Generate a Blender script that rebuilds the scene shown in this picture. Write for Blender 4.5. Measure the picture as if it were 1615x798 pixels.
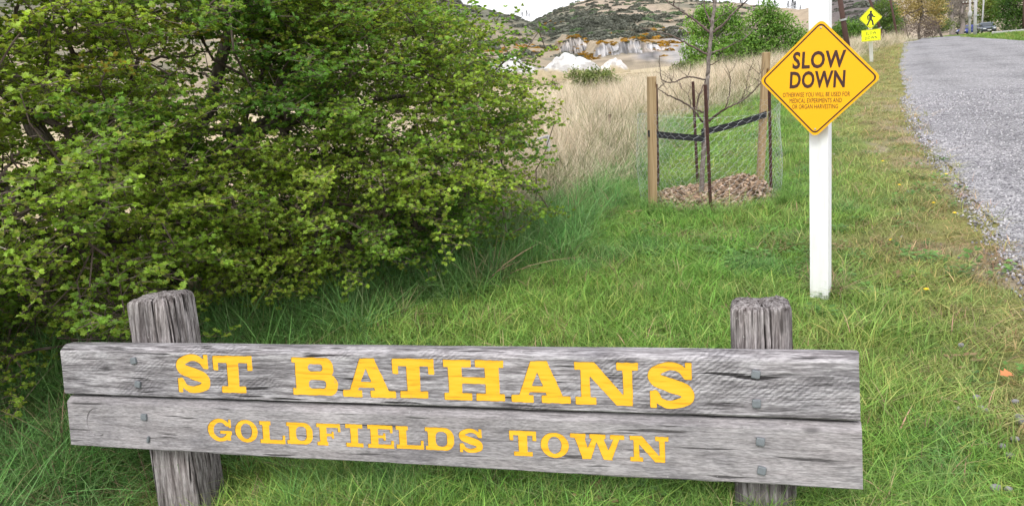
import bpy, bmesh, math, random
import numpy as np
from mathutils import Matrix, Vector

for o in list(bpy.data.objects):
    bpy.data.objects.remove(o)
SC = bpy.context.scene
COL = SC.collection
rng = np.random.default_rng(7)
random.seed(7)

# ------------------------------------------------------------------ camera
FPX, EYE = 1200.0, 1.5
TH, RO = math.radians(14.5), math.radians(5.0)
fw = np.array([0, math.cos(TH), -math.sin(TH)])
r0 = np.array([1.0, 0, 0]); u0 = np.array([0, math.sin(TH), math.cos(TH)])
RT = math.cos(RO) * r0 - math.sin(RO) * u0
UP = math.cos(RO) * u0 + math.sin(RO) * r0
CAM = np.array([0, 0, EYE])
cd = bpy.data.cameras.new('camera'); cam = bpy.data.objects.new('camera', cd); COL.objects.link(cam)
cd.sensor_width = 36; cd.lens = 36 * FPX / 1615; cd.clip_start = .05; cd.clip_end = 6000
cam.matrix_world = Matrix(((RT[0], UP[0], -fw[0], 0), (RT[1], UP[1], -fw[1], 0), (RT[2], UP[2], -fw[2], EYE), (0, 0, 0, 1)))
SC.camera = cam
SC.render.resolution_x, SC.render.resolution_y = 1024, 505

# ------------------------------------------------------------------ sky, sun, exposure (bright overcast day)
SUN_EL, SUN_AZ = math.radians(52), math.radians(200)      # azimuth clockwise from +Y: behind the camera, a little left
w = bpy.data.worlds.new("World"); SC.world = w; w.use_nodes = True
nt = w.node_tree; bg = nt.nodes['Background']
sky = nt.nodes.new('ShaderNodeTexSky'); sky.sky_type = 'NISHITA'; sky.sun_disc = False
sky.sun_elevation = SUN_EL; sky.sun_rotation = SUN_AZ; sky.dust_density = 4; sky.air_density = 1.0
hs = nt.nodes.new('ShaderNodeHueSaturation'); hs.inputs['Saturation'].default_value = .22
mx = nt.nodes.new('ShaderNodeMix'); mx.data_type = 'RGBA'; mx.inputs['Factor'].default_value = .62
mx.inputs['B'].default_value = (10.2, 10.25, 10.7, 1)          # even cloud deck
nt.links.new(sky.outputs[0], hs.inputs['Color']); nt.links.new(hs.outputs[0], mx.inputs['A'])
nt.links.new(mx.outputs['Result'], bg.inputs['Color']); bg.inputs['Strength'].default_value = .13
sl = bpy.data.lights.new('sun', 'SUN'); sl.energy = 1.1; sl.angle = math.radians(20); sl.color = (1, .97, .92)
so = bpy.data.objects.new('sun', sl); COL.objects.link(so)
sd = Vector((math.sin(SUN_AZ) * math.cos(SUN_EL), math.cos(SUN_AZ) * math.cos(SUN_EL), math.sin(SUN_EL)))
so.rotation_euler = sd.to_track_quat('Z', 'Y').to_euler()
SC.view_settings.view_transform = 'Standard'; SC.view_settings.look = 'None'
SC.view_settings.exposure = .68; SC.view_settings.gamma = 1
SC.cycles.max_bounces = 8; SC.cycles.diffuse_bounces = 4; SC.cycles.transmission_bounces = 6

# ------------------------------------------------------------------ small helpers
def ray(x, y): return fw + (x - 807.5) / FPX * RT - (y - 399) / FPX * UP
def at(x, y, d): return CAM + d * ray(x, y)
def gr(x, y, z=0.):
    v = ray(x, y); return CAM + v * ((z - EYE) / v[2])
def atY(x, y, Y):
    v = ray(x, y); return CAM + v * (Y / v[1])
def pj(P):
    q = np.atleast_2d(P) - CAM; d = q @ fw; d = np.where(d < .05, .05, d)
    return 807.5 + FPX * (q @ RT) / d, 399 - FPX * (q @ UP) / d, q @ fw
def A(*a): return np.array(a, float)
def nrm(v): return v / (np.linalg.norm(v, axis=-1, keepdims=True) + 1e-12)
def sstep(a, b, x):
    t = np.clip((x - a) / (b - a), 0, 1); return t * t * (3 - 2 * t)

def _hash(i, j, k, s):
    h = (i.astype(np.uint32) * np.uint32(374761393)) ^ (j.astype(np.uint32) * np.uint32(668265263)) ^ (k.astype(np.uint32) * np.uint32(2246822519)) ^ np.uint32((s * 3266489917) & 0xffffffff)
    h = (h ^ (h >> np.uint32(13))) * np.uint32(1274126177)
    h = h ^ (h >> np.uint32(16))
    return (h & np.uint32(0xffffff)).astype(np.float64) / 0xffffff
def noise(P, seed=0):
    P = np.asarray(P, float); F = np.floor(P); f = P - F; f = f * f * (3 - 2 * f); I = F.astype(np.int64) & 0xffffffff
    out = 0
    for a in (0, 1):
        for b in (0, 1):
            for c in (0, 1):
                wt = (f[..., 0] if a else 1 - f[..., 0]) * (f[..., 1] if b else 1 - f[..., 1]) * (f[..., 2] if c else 1 - f[..., 2])
                out = out + wt * _hash(I[..., 0] + a, I[..., 1] + b, I[..., 2] + c, seed)
    return out
def fbm(P, seed=0, oct=4):
    s, a, t = 0, .5, 0
    P = np.asarray(P, float)
    for k in range(oct):
        s = s + a * noise(P * 2 ** k + 17.3 * k, seed + k); t += a; a *= .5
    return s / t
def n2(x, y, f, seed=0, oct=3):
    x, y = np.broadcast_arrays(np.asarray(x, float), np.asarray(y, float))
    return fbm(np.stack([x * f, y * f, x * 0 + .5], -1), seed, oct)

LOC = {}
def raw_mesh(name, V, T, smooth=False):
    V = np.ascontiguousarray(V, np.float32)
    me = bpy.data.meshes.new(name)
    if isinstance(T, np.ndarray):
        k = T.shape[1]; n = len(T)
        me.vertices.add(len(V)); me.vertices.foreach_set('co', V.ravel())
        me.loops.add(n * k); me.loops.foreach_set('vertex_index', np.ascontiguousarray(T, np.int32).ravel())
        me.polygons.add(n); me.polygons.foreach_set('loop_start', np.arange(n, dtype=np.int32) * k)
        me.update(calc_edges=True)
    else:
        me.from_pydata([tuple(map(float, v)) for v in V], [], [tuple(map(int, t)) for t in T]); me.update()
    me.polygons.foreach_set('use_smooth', np.full(len(me.polygons), bool(smooth)))
    return me
def setcol(me, C, name='Col'):
    at_ = me.color_attributes.new(name, 'FLOAT_COLOR', 'POINT')
    C = np.asarray(C, np.float32)
    if C.shape[1] == 3: C = np.c_[C, np.ones(len(C), np.float32)]
    at_.data.foreach_set('color', np.ascontiguousarray(C, np.float32).ravel())
def link(name, me, mat=None, parent=None):
    o = bpy.data.objects.new(name, me); COL.objects.link(o)
    if mat is not None and me is not None and not me.materials: me.materials.append(mat)
    if parent is not None: o.parent = parent; LOC[o] = LOC[parent]
    return o
def tag(o, label=None, cat=None, group=None, kind=None):
    if label: o['label'] = label
    if cat: o['category'] = cat
    if group: o['group'] = group
    if kind: o['kind'] = kind
    return o
def thing(name, label, cat, loc, group=None):
    o = bpy.data.objects.new(name, None); COL.objects.link(o); o.empty_display_size = .1
    o.location = tuple(map(float, loc)); LOC[o] = np.array(loc, float)
    return tag(o, label, cat, group)
def part(name, VT, mat, parent, col=None, smooth=False, label=None, kind=None):
    V, T = VT
    me = raw_mesh(name, np.asarray(V) - LOC[parent], T, smooth)
    if col is not None: setcol(me, col)
    o = link(name, me, mat, parent)
    return tag(o, label, None, None, kind)
def solo(name, VT, mat, label=None, cat=None, loc=(0, 0, 0), group=None, kind=None, col=None, smooth=False):
    V, T = VT
    me = raw_mesh(name, np.asarray(V) - np.array(loc, float), T, smooth)
    if col is not None: setcol(me, col)
    o = link(name, me, mat); o.location = tuple(map(float, loc)); LOC[o] = np.array(loc, float)
    return tag(o, label, cat, group, kind)
def merge(L):
    Vs, Ts, n = [], [], 0
    for V, T in L:
        Vs.append(np.asarray(V, float)); Ts.append(np.asarray(T) + n); n += len(V)
    return np.concatenate(Vs), np.concatenate(Ts)
def tris(q):
    q = np.asarray(q); return np.concatenate([q[:, [0, 1, 2]], q[:, [0, 2, 3]]]) if q.shape[1] == 4 else q

def tube(pts, rad, k=8, cap=True):
    pts = np.asarray(pts, float); n = len(pts); rad = np.broadcast_to(np.asarray(rad, float), (n,))
    d = np.gradient(pts, axis=0) if n > 2 else np.repeat((pts[1] - pts[0])[None], n, 0)
    d = nrm(d); ref = A(1, 0, 0) if abs(d[0][0]) < .7 else A(0, 1, 0)
    s = nrm(np.cross(d, ref)); t = np.cross(d, s)
    a = np.arange(k) * 2 * math.pi / k
    V = pts[:, None] + rad[:, None, None] * (np.cos(a)[None, :, None] * s[:, None] + np.sin(a)[None, :, None] * t[:, None])
    V = V.reshape(-1, 3); i = np.arange(n - 1)[:, None] * k; j = np.arange(k)[None]; j2 = (j + 1) % k
    Q = np.stack([i + j, i + j2, i + k + j2, i + k + j], -1).reshape(-1, 4); T = tris(Q)
    if cap:
        V = np.r_[V, pts[:1], pts[-1:]]; c0, c1 = n * k, n * k + 1; jj = np.arange(k); j2 = (jj + 1) % k
        T = np.r_[T, np.stack([jj * 0 + c0, j2, jj], -1), np.stack([jj * 0 + c1, (n - 1) * k + jj, (n - 1) * k + j2], -1)]
    return V, T
def segs(P, Q, ra, rb, k=4):                     # many separate tapered sticks at once
    P, Q = np.asarray(P, float), np.asarray(Q, float); n = len(P)
    d = nrm(Q - P); ref = np.where(np.abs(d[:, :1]) < .7, A(1, 0, 0), A(0, 1, 0)); s = nrm(np.cross(d, ref)); t = np.cross(d, s)
    a = np.arange(k) * 2 * math.pi / k
    ring = np.cos(a)[None, :, None] * s[:, None] + np.sin(a)[None, :, None] * t[:, None]
    ra = np.broadcast_to(ra, (n,)); rb = np.broadcast_to(rb, (n,))
    V = np.concatenate([P[:, None] + ra[:, None, None] * ring, Q[:, None] + rb[:, None, None] * ring], 1)
    j = np.arange(k); j2 = (j + 1) % k; q = np.stack([j, j2, k + j2, k + j], -1); q = tris(q)
    T = (np.arange(n)[:, None, None] * 2 * k + q[None]).reshape(-1, 3)
    return V.reshape(-1, 3), T
BOXQ = np.array([(0, 3, 2, 1), (4, 5, 6, 7), (0, 1, 5, 4), (1, 2, 6, 5), (2, 3, 7, 6), (3, 0, 4, 7)])
def box(c, hx, hy, hz, X=A(1, 0, 0), Y=A(0, 1, 0), Z=A(0, 0, 1)):
    V = [np.asarray(c, float) + a * hx * X + b * hy * Y + e * hz * Z for e in (-1, 1) for a, b in ((-1, -1), (1, -1), (1, 1), (-1, 1))]
    return np.array(V), tris(BOXQ)
def bev(VT, wid, seg=2):                          # bevel a VT solid through bmesh
    V, T = VT; bm = bmesh.new(); vs = [bm.verts.new(tuple(v)) for v in V]
    for t in T: bm.faces.new([vs[i] for i in t])
    bmesh.ops.dissolve_limit(bm, angle_limit=.02, verts=bm.verts, edges=bm.edges)
    bmesh.ops.recalc_face_normals(bm, faces=bm.faces)
    bmesh.ops.bevel(bm, geom=list(bm.edges), offset=wid, segments=seg, profile=.6, affect='EDGES')
    bmesh.ops.triangulate(bm, faces=bm.faces); bm.verts.index_update()
    V2 = np.array([v.co[:] for v in bm.verts]); T2 = np.array([[v.index for v in f.verts] for f in bm.faces]); bm.free()
    return V2, T2
def lathe_blob(c, r, rows=8, cols=12, seed=0, amp=.25, f=1.5):
    u = np.linspace(0, math.pi, rows + 1); v = np.linspace(0, 2 * math.pi, cols, endpoint=False)
    D = np.stack([np.sin(u)[:, None] * np.cos(v), np.sin(u)[:, None] * np.sin(v), np.repeat(np.cos(u)[:, None], cols, 1)], -1).reshape(-1, 3)
    V = np.asarray(c) + D * np.asarray(r) * (1 - amp + 2 * amp * fbm(D * f + seed * 3.1, seed))[:, None]
    i = np.arange(rows)[:, None] * cols; j = np.arange(cols)[None]; j2 = (j + 1) % cols
    return V, tris(np.stack([i + j, i + cols + j, i + cols + j2, i + j2], -1).reshape(-1, 4))

# ------------------------------------------------------------------ materials
class NT:
    def __init__(s, name, rough=.8, spec=.25):
        s.m = bpy.data.materials.new(name); s.m.use_nodes = True; s.t = s.m.node_tree
        s.b = s.t.nodes['Principled BSDF']; s.b.inputs['Roughness'].default_value = rough
        s.b.inputs['Specular IOR Level'].default_value = spec
    def n(s, ty, props=None, **ins):
        nd = s.t.nodes.new('ShaderNode' + ty)
        for k, v in (props or {}).items(): setattr(nd, k, v)
        for k, v in ins.items():
            k = k.replace('_', ' ')
            sock = nd.inputs[int(k)] if k.isdigit() else nd.inputs[k]
            s.set(sock, v)
        return nd
    def set(s, sock, v):
        if isinstance(v, bpy.types.NodeSocket): s.t.links.new(v, sock)
        elif isinstance(v, (tuple, list)) and sock.type == 'RGBA' and len(v) == 3: sock.default_value = (*v, 1)
        else: sock.default_value = v
    def noise(s, vec, scale, detail=4, rough=.6): return s.n('TexNoise', Vector=vec, Scale=scale, Detail=detail, Roughness=rough).outputs['Fac']
    def obj(s, sc=(1, 1, 1)): return s.n('Mapping', Vector=s.n('TexCoord').outputs['Object'], Scale=sc).outputs[0]
    def attr(s, name='Col', ty='GEOMETRY'): return s.n('Attribute', dict(attribute_name=name, attribute_type=ty)).outputs['Color']
    def ramp(s, fac, stops):
        r = s.n('ValToRGB', Fac=fac); e = r.color_ramp.elements
        while len(e) < len(stops): e.new(.5)
        for i, (p, c) in enumerate(stops): e[i].position = p; e[i].color = (*c, 1) if len(c) == 3 else c
        return r.outputs[0]
    def mix(s, f, a, b, mode='MIX'):
        m = s.n('Mix', dict(data_type='RGBA', blend_type=mode)); s.set(m.inputs['Factor'], f); s.set(m.inputs[6], a); s.set(m.inputs[7], b); return m.outputs[2]
    def math(s, op, a, b=0.):
        m = s.n('Math', dict(operation=op)); s.set(m.inputs[0], a); s.set(m.inputs[1], b); return m.outputs[0]
    def rng(s, v, a, b, c, d):
        m = s.n('MapRange'); s.set(m.inputs[0], v)
        for i, x in enumerate((a, b, c, d)): m.inputs[i + 1].default_value = x
        return m.outputs[0]
    def col(s, c): s.set(s.b.inputs['Base Color'], c); return s
    def bump(s, h, st=.3, dist=.01): s.set(s.b.inputs['Normal'], s.n('Bump', Height=h, Strength=st, Distance=dist).outputs[0]); return s
    def translucent(s, c, f=.35):
        tr = s.n('BsdfTranslucent', Color=c); mxs = s.n('MixShader', Fac=f)
        s.t.links.new(s.b.outputs[0], mxs.inputs[1]); s.t.links.new(tr.outputs[0], mxs.inputs[2])
        s.t.links.new(mxs.outputs[0], s.t.nodes['Material Output'].inputs[0]); return s
def flat(name, c, rough=.7, spec=.25, var=.12, sc=20, metal=0):
    k = NT(name, rough, spec); v = k.noise(k.obj(), sc)
    k.col(k.mix(v, tuple(x * (1 - var) for x in c), tuple(min(1, x * (1 + var)) for x in c))); k.b.inputs['Metallic'].default_value = metal
    return k.m

def leafmat(name, ty='GEOMETRY', rough=.55, tf=.35):
    k = NT(name, rough, .3); c = k.attr('Col', ty); v = k.noise(k.obj(), 60, 2)
    c2 = k.mix(1., c, k.ramp(v, [(.25, (.75, .75, .75)), (.75, (1.2, 1.2, 1.2))]), 'MULTIPLY')
    k.col(c2).translucent(k.mix(1., c2, (1.25, 1.15, .7), 'MULTIPLY'), tf); return k.m
M_LEAF = leafmat('leaf', rough=.45, tf=.5)
M_TREE = leafmat('tree_leaf', rough=.6)
def grassmat(name):
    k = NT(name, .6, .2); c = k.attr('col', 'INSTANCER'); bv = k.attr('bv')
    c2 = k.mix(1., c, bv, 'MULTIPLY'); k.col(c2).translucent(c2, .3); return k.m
M_GRASS = grassmat('grass_blade')
k = NT('bark', .9, .1); v = k.obj((14, 14, 3)); nz = k.noise(v, 3, 6)
k.col(k.ramp(nz, [(.3, (.035, .028, .022)), (.55, (.10, .085, .07)), (.8, (.22, .2, .18))])).bump(nz, .8, .01); M_BARK = k.m
k = NT('twig_bark', .85, .15); nz = k.noise(k.obj(), 9, 3)
k.col(k.ramp(nz, [(.3, (.065, .042, .036)), (.6, (.15, .115, .10)), (.8, (.28, .25, .23))])); M_TWIG = k.m
k = NT('pale_bark', .85, .15); nz = k.noise(k.obj((30, 30, 8)), 3, 5)
k.col(k.ramp(nz, [(.3, (.10, .08, .07)), (.6, (.24, .205, .185)), (.8, (.34, .30, .28))])).bump(nz, .5, .004); M_SAPLING = k.m

def wood(name, axis, dark, mid, light, st=.5, saw=0.):
    k = NT(name, .92, .1); o = k.obj()
    wv = k.n('TexNoise', Vector=k.obj((2.5, 6, 6) if axis == 0 else (6, 6, 2.5)), Scale=1., Detail=3.).outputs['Color']      # growth rings wander
    wp = k.n('VectorMath', dict(operation='MULTIPLY_ADD')); k.set(wp.inputs[0], wv); wp.inputs[1].default_value = (.018, .018, .018); k.set(wp.inputs[2], o); o = wp.outputs[0]
    mp = lambda sc: k.n('Mapping', Vector=o, Scale=sc).outputs[0]
    s1 = {0: (2.6, 40, 40), 2: (40, 40, 2.2)}[axis]; s2 = {0: (11, 140, 140), 2: (130, 130, 10)}[axis]; s3 = {0: (4., 75, 75), 2: (65, 65, 3.2)}[axis]
    a = k.noise(mp(s1), 1, 6, .65); b = k.noise(mp(s2), 1, 3, .5); cr = k.noise(mp(s3), 1, 2, .4); c = k.noise(k.obj((3., 7, 7) if axis == 0 else (7, 7, 3.)), 1, 5, .62)
    h = k.math('ADD', k.math('MULTIPLY', a, .55), k.math('MULTIPLY', b, .45))
    base = k.ramp(h, [(.36, dark), (.47, mid), (.58, light)])
    blot = k.ramp(c, [(.32, (.70, .70, .72)), (.5, (.99, .99, .99)), (.68, (1.24, 1.22, 1.22))])
    col = k.mix(1., base, blot, 'MULTIPLY'); crk = k.rng(cr, .29, .35, 1., 0.)                    # fine drying cracks
    col = k.mix(crk, col, tuple(x * .45 for x in dark)); hh = k.math('SUBTRACT', h, k.math('MULTIPLY', crk, .5))
    fb = k.noise(mp({0: (45, 260, 260), 2: (240, 240, 40)}[axis]), 1, 2); col = k.mix(1., col, k.ramp(fb, [(.3, (.72, .72, .72)), (.7, (1.34, 1.33, 1.33))]), 'MULTIPLY'); fk = k.noise(k.obj((70, 70, 70)), 1, 2); col = k.mix(k.rng(fk, .70, .76, 0., .55), col, (.42, .42, .40))     # lichen flecks
    if saw:                                                                                         # slanting saw ripple, in patches
        w_ = k.n('TexWave', dict(wave_type='BANDS', bands_direction='X'), Vector=k.n('Mapping', Vector=o, Rotation=(0, -.95, 0)).outputs[0], Scale=24., Distortion=5., Detail=3., Detail_Scale=2.2).outputs['Fac']
        pm = k.rng(k.noise(k.obj((1.7, 3, 4.)), 1.3, 3), .50, .64, 0., saw); col = k.mix(k.math('MULTIPLY', pm, .75), col, k.mix(1., col, k.ramp(w_, [(.1, (.42, .42, .43)), (.5, (1.0, 1.0, 1.0)), (.9, (1.35, 1.34, 1.34))]), 'MULTIPLY'))
        hh = k.math('ADD', hh, k.math('MULTIPLY', w_, k.math('MULTIPLY', pm, .35)))
    kn = k.n('TexVoronoi', dict(feature='F1'), Vector=k.obj((2.2, 4., 6.) if axis == 0 else (6, 6, 2.2)), Scale=1.).outputs['Distance']
    col = k.mix(k.rng(kn, .035, .085, .85, 0.), col, tuple(x * .6 for x in dark))                    # small knots
    k.col(col).bump(hh, st, .007); return k.m
M_POST = wood('weathered_post_wood', 2, (.042, .035, .033), (.142, .126, .123), (.27, .25, .247), .9)
M_BOARD = wood('weathered_board_wood', 0, (.080, .074, .077), (.185, .174, .181), (.335, .322, .333), .7, .65)
M_BOARD_LOW = wood('weathered_lower_board_wood', 0, (.175, .163, .166), (.232, .218, .222), (.295, .280, .286), .35, .12)
k = NT('stake_pine', .85, .15); a = k.noise(k.obj((60, 60, 2)), 1, 5); kn = k.noise(k.obj((12, 12, 5)), 1, 2)
k.col(k.mix(k.rng(kn, .66, .74, 0, 1), k.ramp(a, [(.3, (.23, .155, .08)), (.55, (.37, .265, .15)), (.75, (.46, .35, .215))]), (.12, .06, .025))).bump(a, .3, .003); M_STAKE = k.m
k = NT('yellow_letter_paint', .55, .35); a = k.noise(k.obj((8, 90, 90)), 1, 5); b = k.noise(k.obj((30, 30, 30)), 1, 4)
k.col(k.mix(k.rng(b, .64, .74, 0, .8), k.ramp(a, [(.28, (.52, .24, .012)), (.45, (.76, .385, .014)), (.7, (.84, .45, .03))]), (.40, .26, .08)))  .bump(a, .22, .002); M_YELLOW = k.m
k = NT('white_post_paint', .5, .4); a = k.noise(k.obj((30, 30, 4)), 1, 5)
k.col(k.ramp(a, [(.25, (.66, .65, .63)), (.45, (.80, .80, .80)), (.7, (.83, .83, .84))])).bump(a, .15, .002); M_WHITE = k.m
k = NT('rusty_steel', .8, .3); a = k.noise(k.obj(), 45, 5)
k.col(k.ramp(a, [(.3, (.035, .016, .014)), (.6, (.085, .04, .032)), (.8, (.14, .08, .065))])).bump(a, .4, .002); M_RUST = k.m
M_STRAP = flat('black_webbing', (.018, .018, .022), .7, .3, .3, 80)
M_WIRE = flat('galvanised_wire', (.46, .48, .50), .45, .5, .15, 40, .5)
M_BOLT = flat('galvanised_bolt', (.17, .185, .2), .6, .4, .35, 60, .3)
M_SIGN = flat('orange_sign_sheet', (.88, .425, .010), .6, .2, .03, 6)
M_SIGNEDGE = flat('orange_sign_edge', (.86, .42, .02), .4, .4, .03, 6)
M_SIGNINK = flat('brown_sign_ink', (.045, .013, .009), .4, .4, .1, 10)
M_PED = flat('fluorescent_sign_sheet', (.80, .84, .015), .6, .2, .03, 6)
M_INK = flat('black_ink', (.03, .03, .025), .5, .3, .1, 10)
M_GALV = flat('galvanised_steel', (.38, .39, .4), .5, .5, .15, 20, .4)

k = NT('ground_earth', .95, .05); c = k.attr(); a = k.noise(k.obj(), 3.2, 8, .7); b = k.noise(k.obj(), 40, 6, .7)
cc = k.mix(1., c, k.ramp(a, [(.3, (.7, .72, .7)), (.55, (1, 1, 1)), (.75, (1.25, 1.2, 1.15))]), 'MULTIPLY')
k.col(k.mix(1., cc, k.ramp(b, [(.25, (.55, .55, .55)), (.5, (1, 1, 1)), (.75, (1.35, 1.35, 1.3))]), 'MULTIPLY')).bump(b, .7, .02); M_GROUND = k.m
k = NT('chip_seal_road', .9, .15); vor = k.n('TexVoronoi', Vector=k.obj(), Scale=75.); big = k.noise(k.obj((1, .35, 1)), .9, 6, .65)
sp = k.n('SeparateColor', Color=vor.outputs['Color']).outputs[0]
chip = k.ramp(sp, [(0., (.10, .098, .104)), (.35, (.21, .205, .213)), (.7, (.31, .303, .313)), (1., (.47, .46, .47))])
vor2 = k.n('TexVoronoi', Vector=k.obj(), Scale=19.); sp2 = k.n('SeparateColor', Color=vor2.outputs['Color']).outputs[0]
cc = k.mix(1., chip, k.ramp(sp2, [(0., (.72, .72, .73)), (1., (1.2, 1.2, 1.2))]), 'MULTIPLY')
cc = k.mix(1., cc, k.attr(), 'MULTIPLY')
k.col(k.mix(1., cc, k.ramp(big, [(.3, (.74, .74, .745)), (.5, (1, 1, 1)), (.7, (1.12, 1.11, 1.1))]), 'MULTIPLY')).bump(vor.outputs['Distance'], .9, .012); M_ROAD = k.m
k = NT('loose_chips', .85, .2); oi = k.n('ObjectInfo').outputs['Random']
k.col(k.ramp(oi, [(0., (.13, .125, .14)), (.4, (.27, .26, .28)), (.8, (.38, .37, .39)), (1., (.55, .53, .54))])); M_CHIP = k.m
k = NT('hill_side', .95, .05); c = k.attr(); a = k.noise(k.obj(), .35, 8, .75); b = k.noise(k.obj(), .07, 5, .6)
cc = k.mix(1., c, k.ramp(a, [(.3, (.62, .63, .62)), (.5, (1, 1, 1)), (.7, (1.22, 1.2, 1.18))]), 'MULTIPLY')
k.col(k.mix(1., cc, k.ramp(b, [(.3, (.85, .86, .85)), (.7, (1.12, 1.1, 1.08))]), 'MULTIPLY')).bump(a, .6, .8); M_HILL = k.m
k = NT('white_clay', .95, .05); a = k.noise(k.obj((1, 1, 2.5)), 1.3, 7, .7)
k.col(k.mix(1., k.attr(), k.ramp(a, [(.3, (.55, .55, .56)), (.45, (.95, .95, .95)), (.7, (1.1, 1.1, 1.1))]), 'MULTIPLY')).bump(a, .7, .3); M_CLAY = k.m
k = NT('mulch_chip', .95, .05); c = k.attr(); a = k.noise(k.obj(), 50, 4)
k.col(k.mix(1., c, k.ramp(a, [(.3, (.65, .62, .6)), (.7, (1.25, 1.25, 1.25))]), 'MULTIPLY')); M_MULCH = k.m

# ------------------------------------------------------------------ plan of the place (metres; camera at the origin looking along +Y)
_L = np.array([(1.2, -30), (1.9, 0.), (2.35, 2.4), (3.06, 4.33), (3.96, 6.36), (5.46, 9.78), (7.86, 14.77), (12.97, 25), (28.99, 55.41), (36.5, 67.7), (43, 79), (52, 96), (60, 120)])
_S = np.array([(-14, -30), (-9, 2.), (-4.5, 4.), (-.6, 6.2), (.35, 7.1), (1.05, 8.3), (1.75, 9.76), (3.03, 14.69), (6.49, 19.1), (11.78, 28.5), (25.75, 51.2), (33.2, 62.1), (41, 76), (56, 110)])
_T = np.array([(-6, -30), (-2.2, 2.), (-1.45, 3.9), (-.84, 4.44), (-.22, 4.8), (.45, 5.62), (.95, 6.9), (1.3, 8.3), (2.1, 10.5), (3.5, 14.7), (6.9, 19)])
xroad = lambda y: np.interp(y, _L[:, 1], _L[:, 0])
xstraw = lambda y: np.interp(y, _S[:, 1], _S[:, 0])
xtall = lambda y: np.interp(y, _T[:, 1], _T[:, 0])
def height(x, y):
    x, y = np.broadcast_arrays(np.asarray(x, float), np.asarray(y, float))
    left = sstep(0, 14, xstraw(y) - x) * sstep(9, 60, y)
    h = -1.3 * left - 1.1 * left * sstep(55, 118, np.hypot(x, y)) - .018 * np.maximum(0, np.hypot(x, y) - 64) * (1 - left)
    h = h + .05 * (n2(x, y, .9, 3) - .5) * sstep(.0, 1., np.abs(x - xroad(y)) * (x < xroad(y)))
    h = h + .5 * (n2(x, y, .08, 5) - .5) * sstep(2, 30, xstraw(y) - x)
    h = h - .26 * np.exp(-((x + 1.75) / .85) ** 2 - ((y - 2.75) / .75) ** 2)
    return h
def zone(x, y):
    """masks: road verge, bare soil, straw, tall green, plus a slow noise"""
    dr = xroad(y) - x; k = .5 + .5 * sstep(5, 25, y)
    nz = n2(x, y, .8, 11); nz2 = n2(x, y, 2.6, 12)
    straw = sstep(-.5, .6, (xstraw(y) - x) / (.5 + .03 * np.maximum(y, 0)) + (nz - .5) * 1.8)
    tall = sstep(-.35, .5, xtall(y) - x + (nz - .5) * .8) * (1 - straw)
    verge = sstep(2.2, .25, (dr + (nz - .5) * 1.6) / (.30 + .06 * np.clip(y, 0, 30))) * (dr > -.4)
    bare = sstep(.64, .86, nz2 + .42 * verge - .22 + .3 * (nz - .5)) * sstep(.35, .7, verge) * sstep(22, 10, y)
    return dr, straw, tall, verge, bare, nz, nz2
LAWN, LAWN2 = A(.165, .335, .056), A(.235, .375, .078)
OLIVE, BROWN = A(.315, .300, .115), A(.36, .30, .17)
STRAW, TALLG = A(.70, .61, .46), A(.145, .300, .088)
def grass_colour(x, y):
    dr, straw, tall, verge, bare, nz, nz2 = zone(x, y)
    f = np.clip((nz - .35) * 2.2, 0, 1)[:, None]
    c = LAWN * (1 - f) + LAWN2 * f
    c = c + (A(.25, .32, .085) - c) * (sstep(1.2, 3.5, x) * sstep(6.5, 1., y) * .55)[:, None]
    pa = n2(x, y, 1.3, 41, 4); pb = n2(x, y, 2.1, 43, 4); rt = sstep(.8, 2.6, x) * sstep(9, 3, y)
    c = c + (A(.29, .32, .10) - c) * (sstep(.50, .66, pa) * (.14 + .42 * rt))[:, None]
    c = c + (A(.33, .27, .15) - c) * (sstep(.58, .70, pb) * (.2 + .45 * rt))[:, None]
    c = c + (A(.10, .245, .08) - c) * (sstep(.44, .32, pb) * .6)[:, None]
    c = c + (TALLG - c) * (tall * .8)[:, None]
    c = c + (OLIVE - c) * (verge * .85)[:, None]
    c = c + (BROWN - c) * (bare * .8)[:, None]
    return c + (STRAW - c) * straw[:, None]

# ------------------------------------------------------------------ ground sheet
def ground():
    az = np.unique(np.r_[np.linspace(-180, -48, 34), np.linspace(-48, 48, 340), np.linspace(48, 180, 34)[:-1]]) * math.pi / 180
    r = np.r_[0.02, np.geomspace(.5, 30, 210), np.geomspace(31, 1500, 70)]
    x = (r[:, None] * np.sin(az)).ravel(); y = (r[:, None] * np.cos(az)).ravel()
    z = height(x, y); n, m = len(r), len(az)
    dr, straw, tall, verge, bare, nz, nz2 = zone(x, y)
    c = A(.14, .19, .055) + 0 * x[:, None]
    c = c + (A(.09, .15, .045) - c) * tall[:, None]
    c = c + (A(.23, .215, .08) - c) * (verge * .8)[:, None]
    c = c + (A(.30, .25, .19) - c) * (bare * .9)[:, None]
    far = sstep(25, 70, np.hypot(x, y))
    sc = A(.42, .345, .22) * (1 - far[:, None]) + A(.44, .365, .245) * far[:, None]
    c = c + (sc - c) * straw[:, None]
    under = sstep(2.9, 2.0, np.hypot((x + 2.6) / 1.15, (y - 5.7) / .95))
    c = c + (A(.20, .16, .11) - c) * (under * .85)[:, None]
    right = sstep(20, 32, x - 0 * y) * (x > xroad(y) + 4)
    c = c + (A(.12, .20, .035) - c) * right[:, None]
    i = np.arange(n - 1)[:, None] * m; j = np.arange(m)[None]; j2 = (j + 1) % m
    Q = np.stack([i + j, i + j2, i + m + j2, i + m + j], -1).reshape(-1, 4)[:, ::-1]
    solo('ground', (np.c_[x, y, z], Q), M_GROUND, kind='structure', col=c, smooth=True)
ground()

def hgt1(x, y): return float(height(np.array([x]), np.array([y]))[0])

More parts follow.
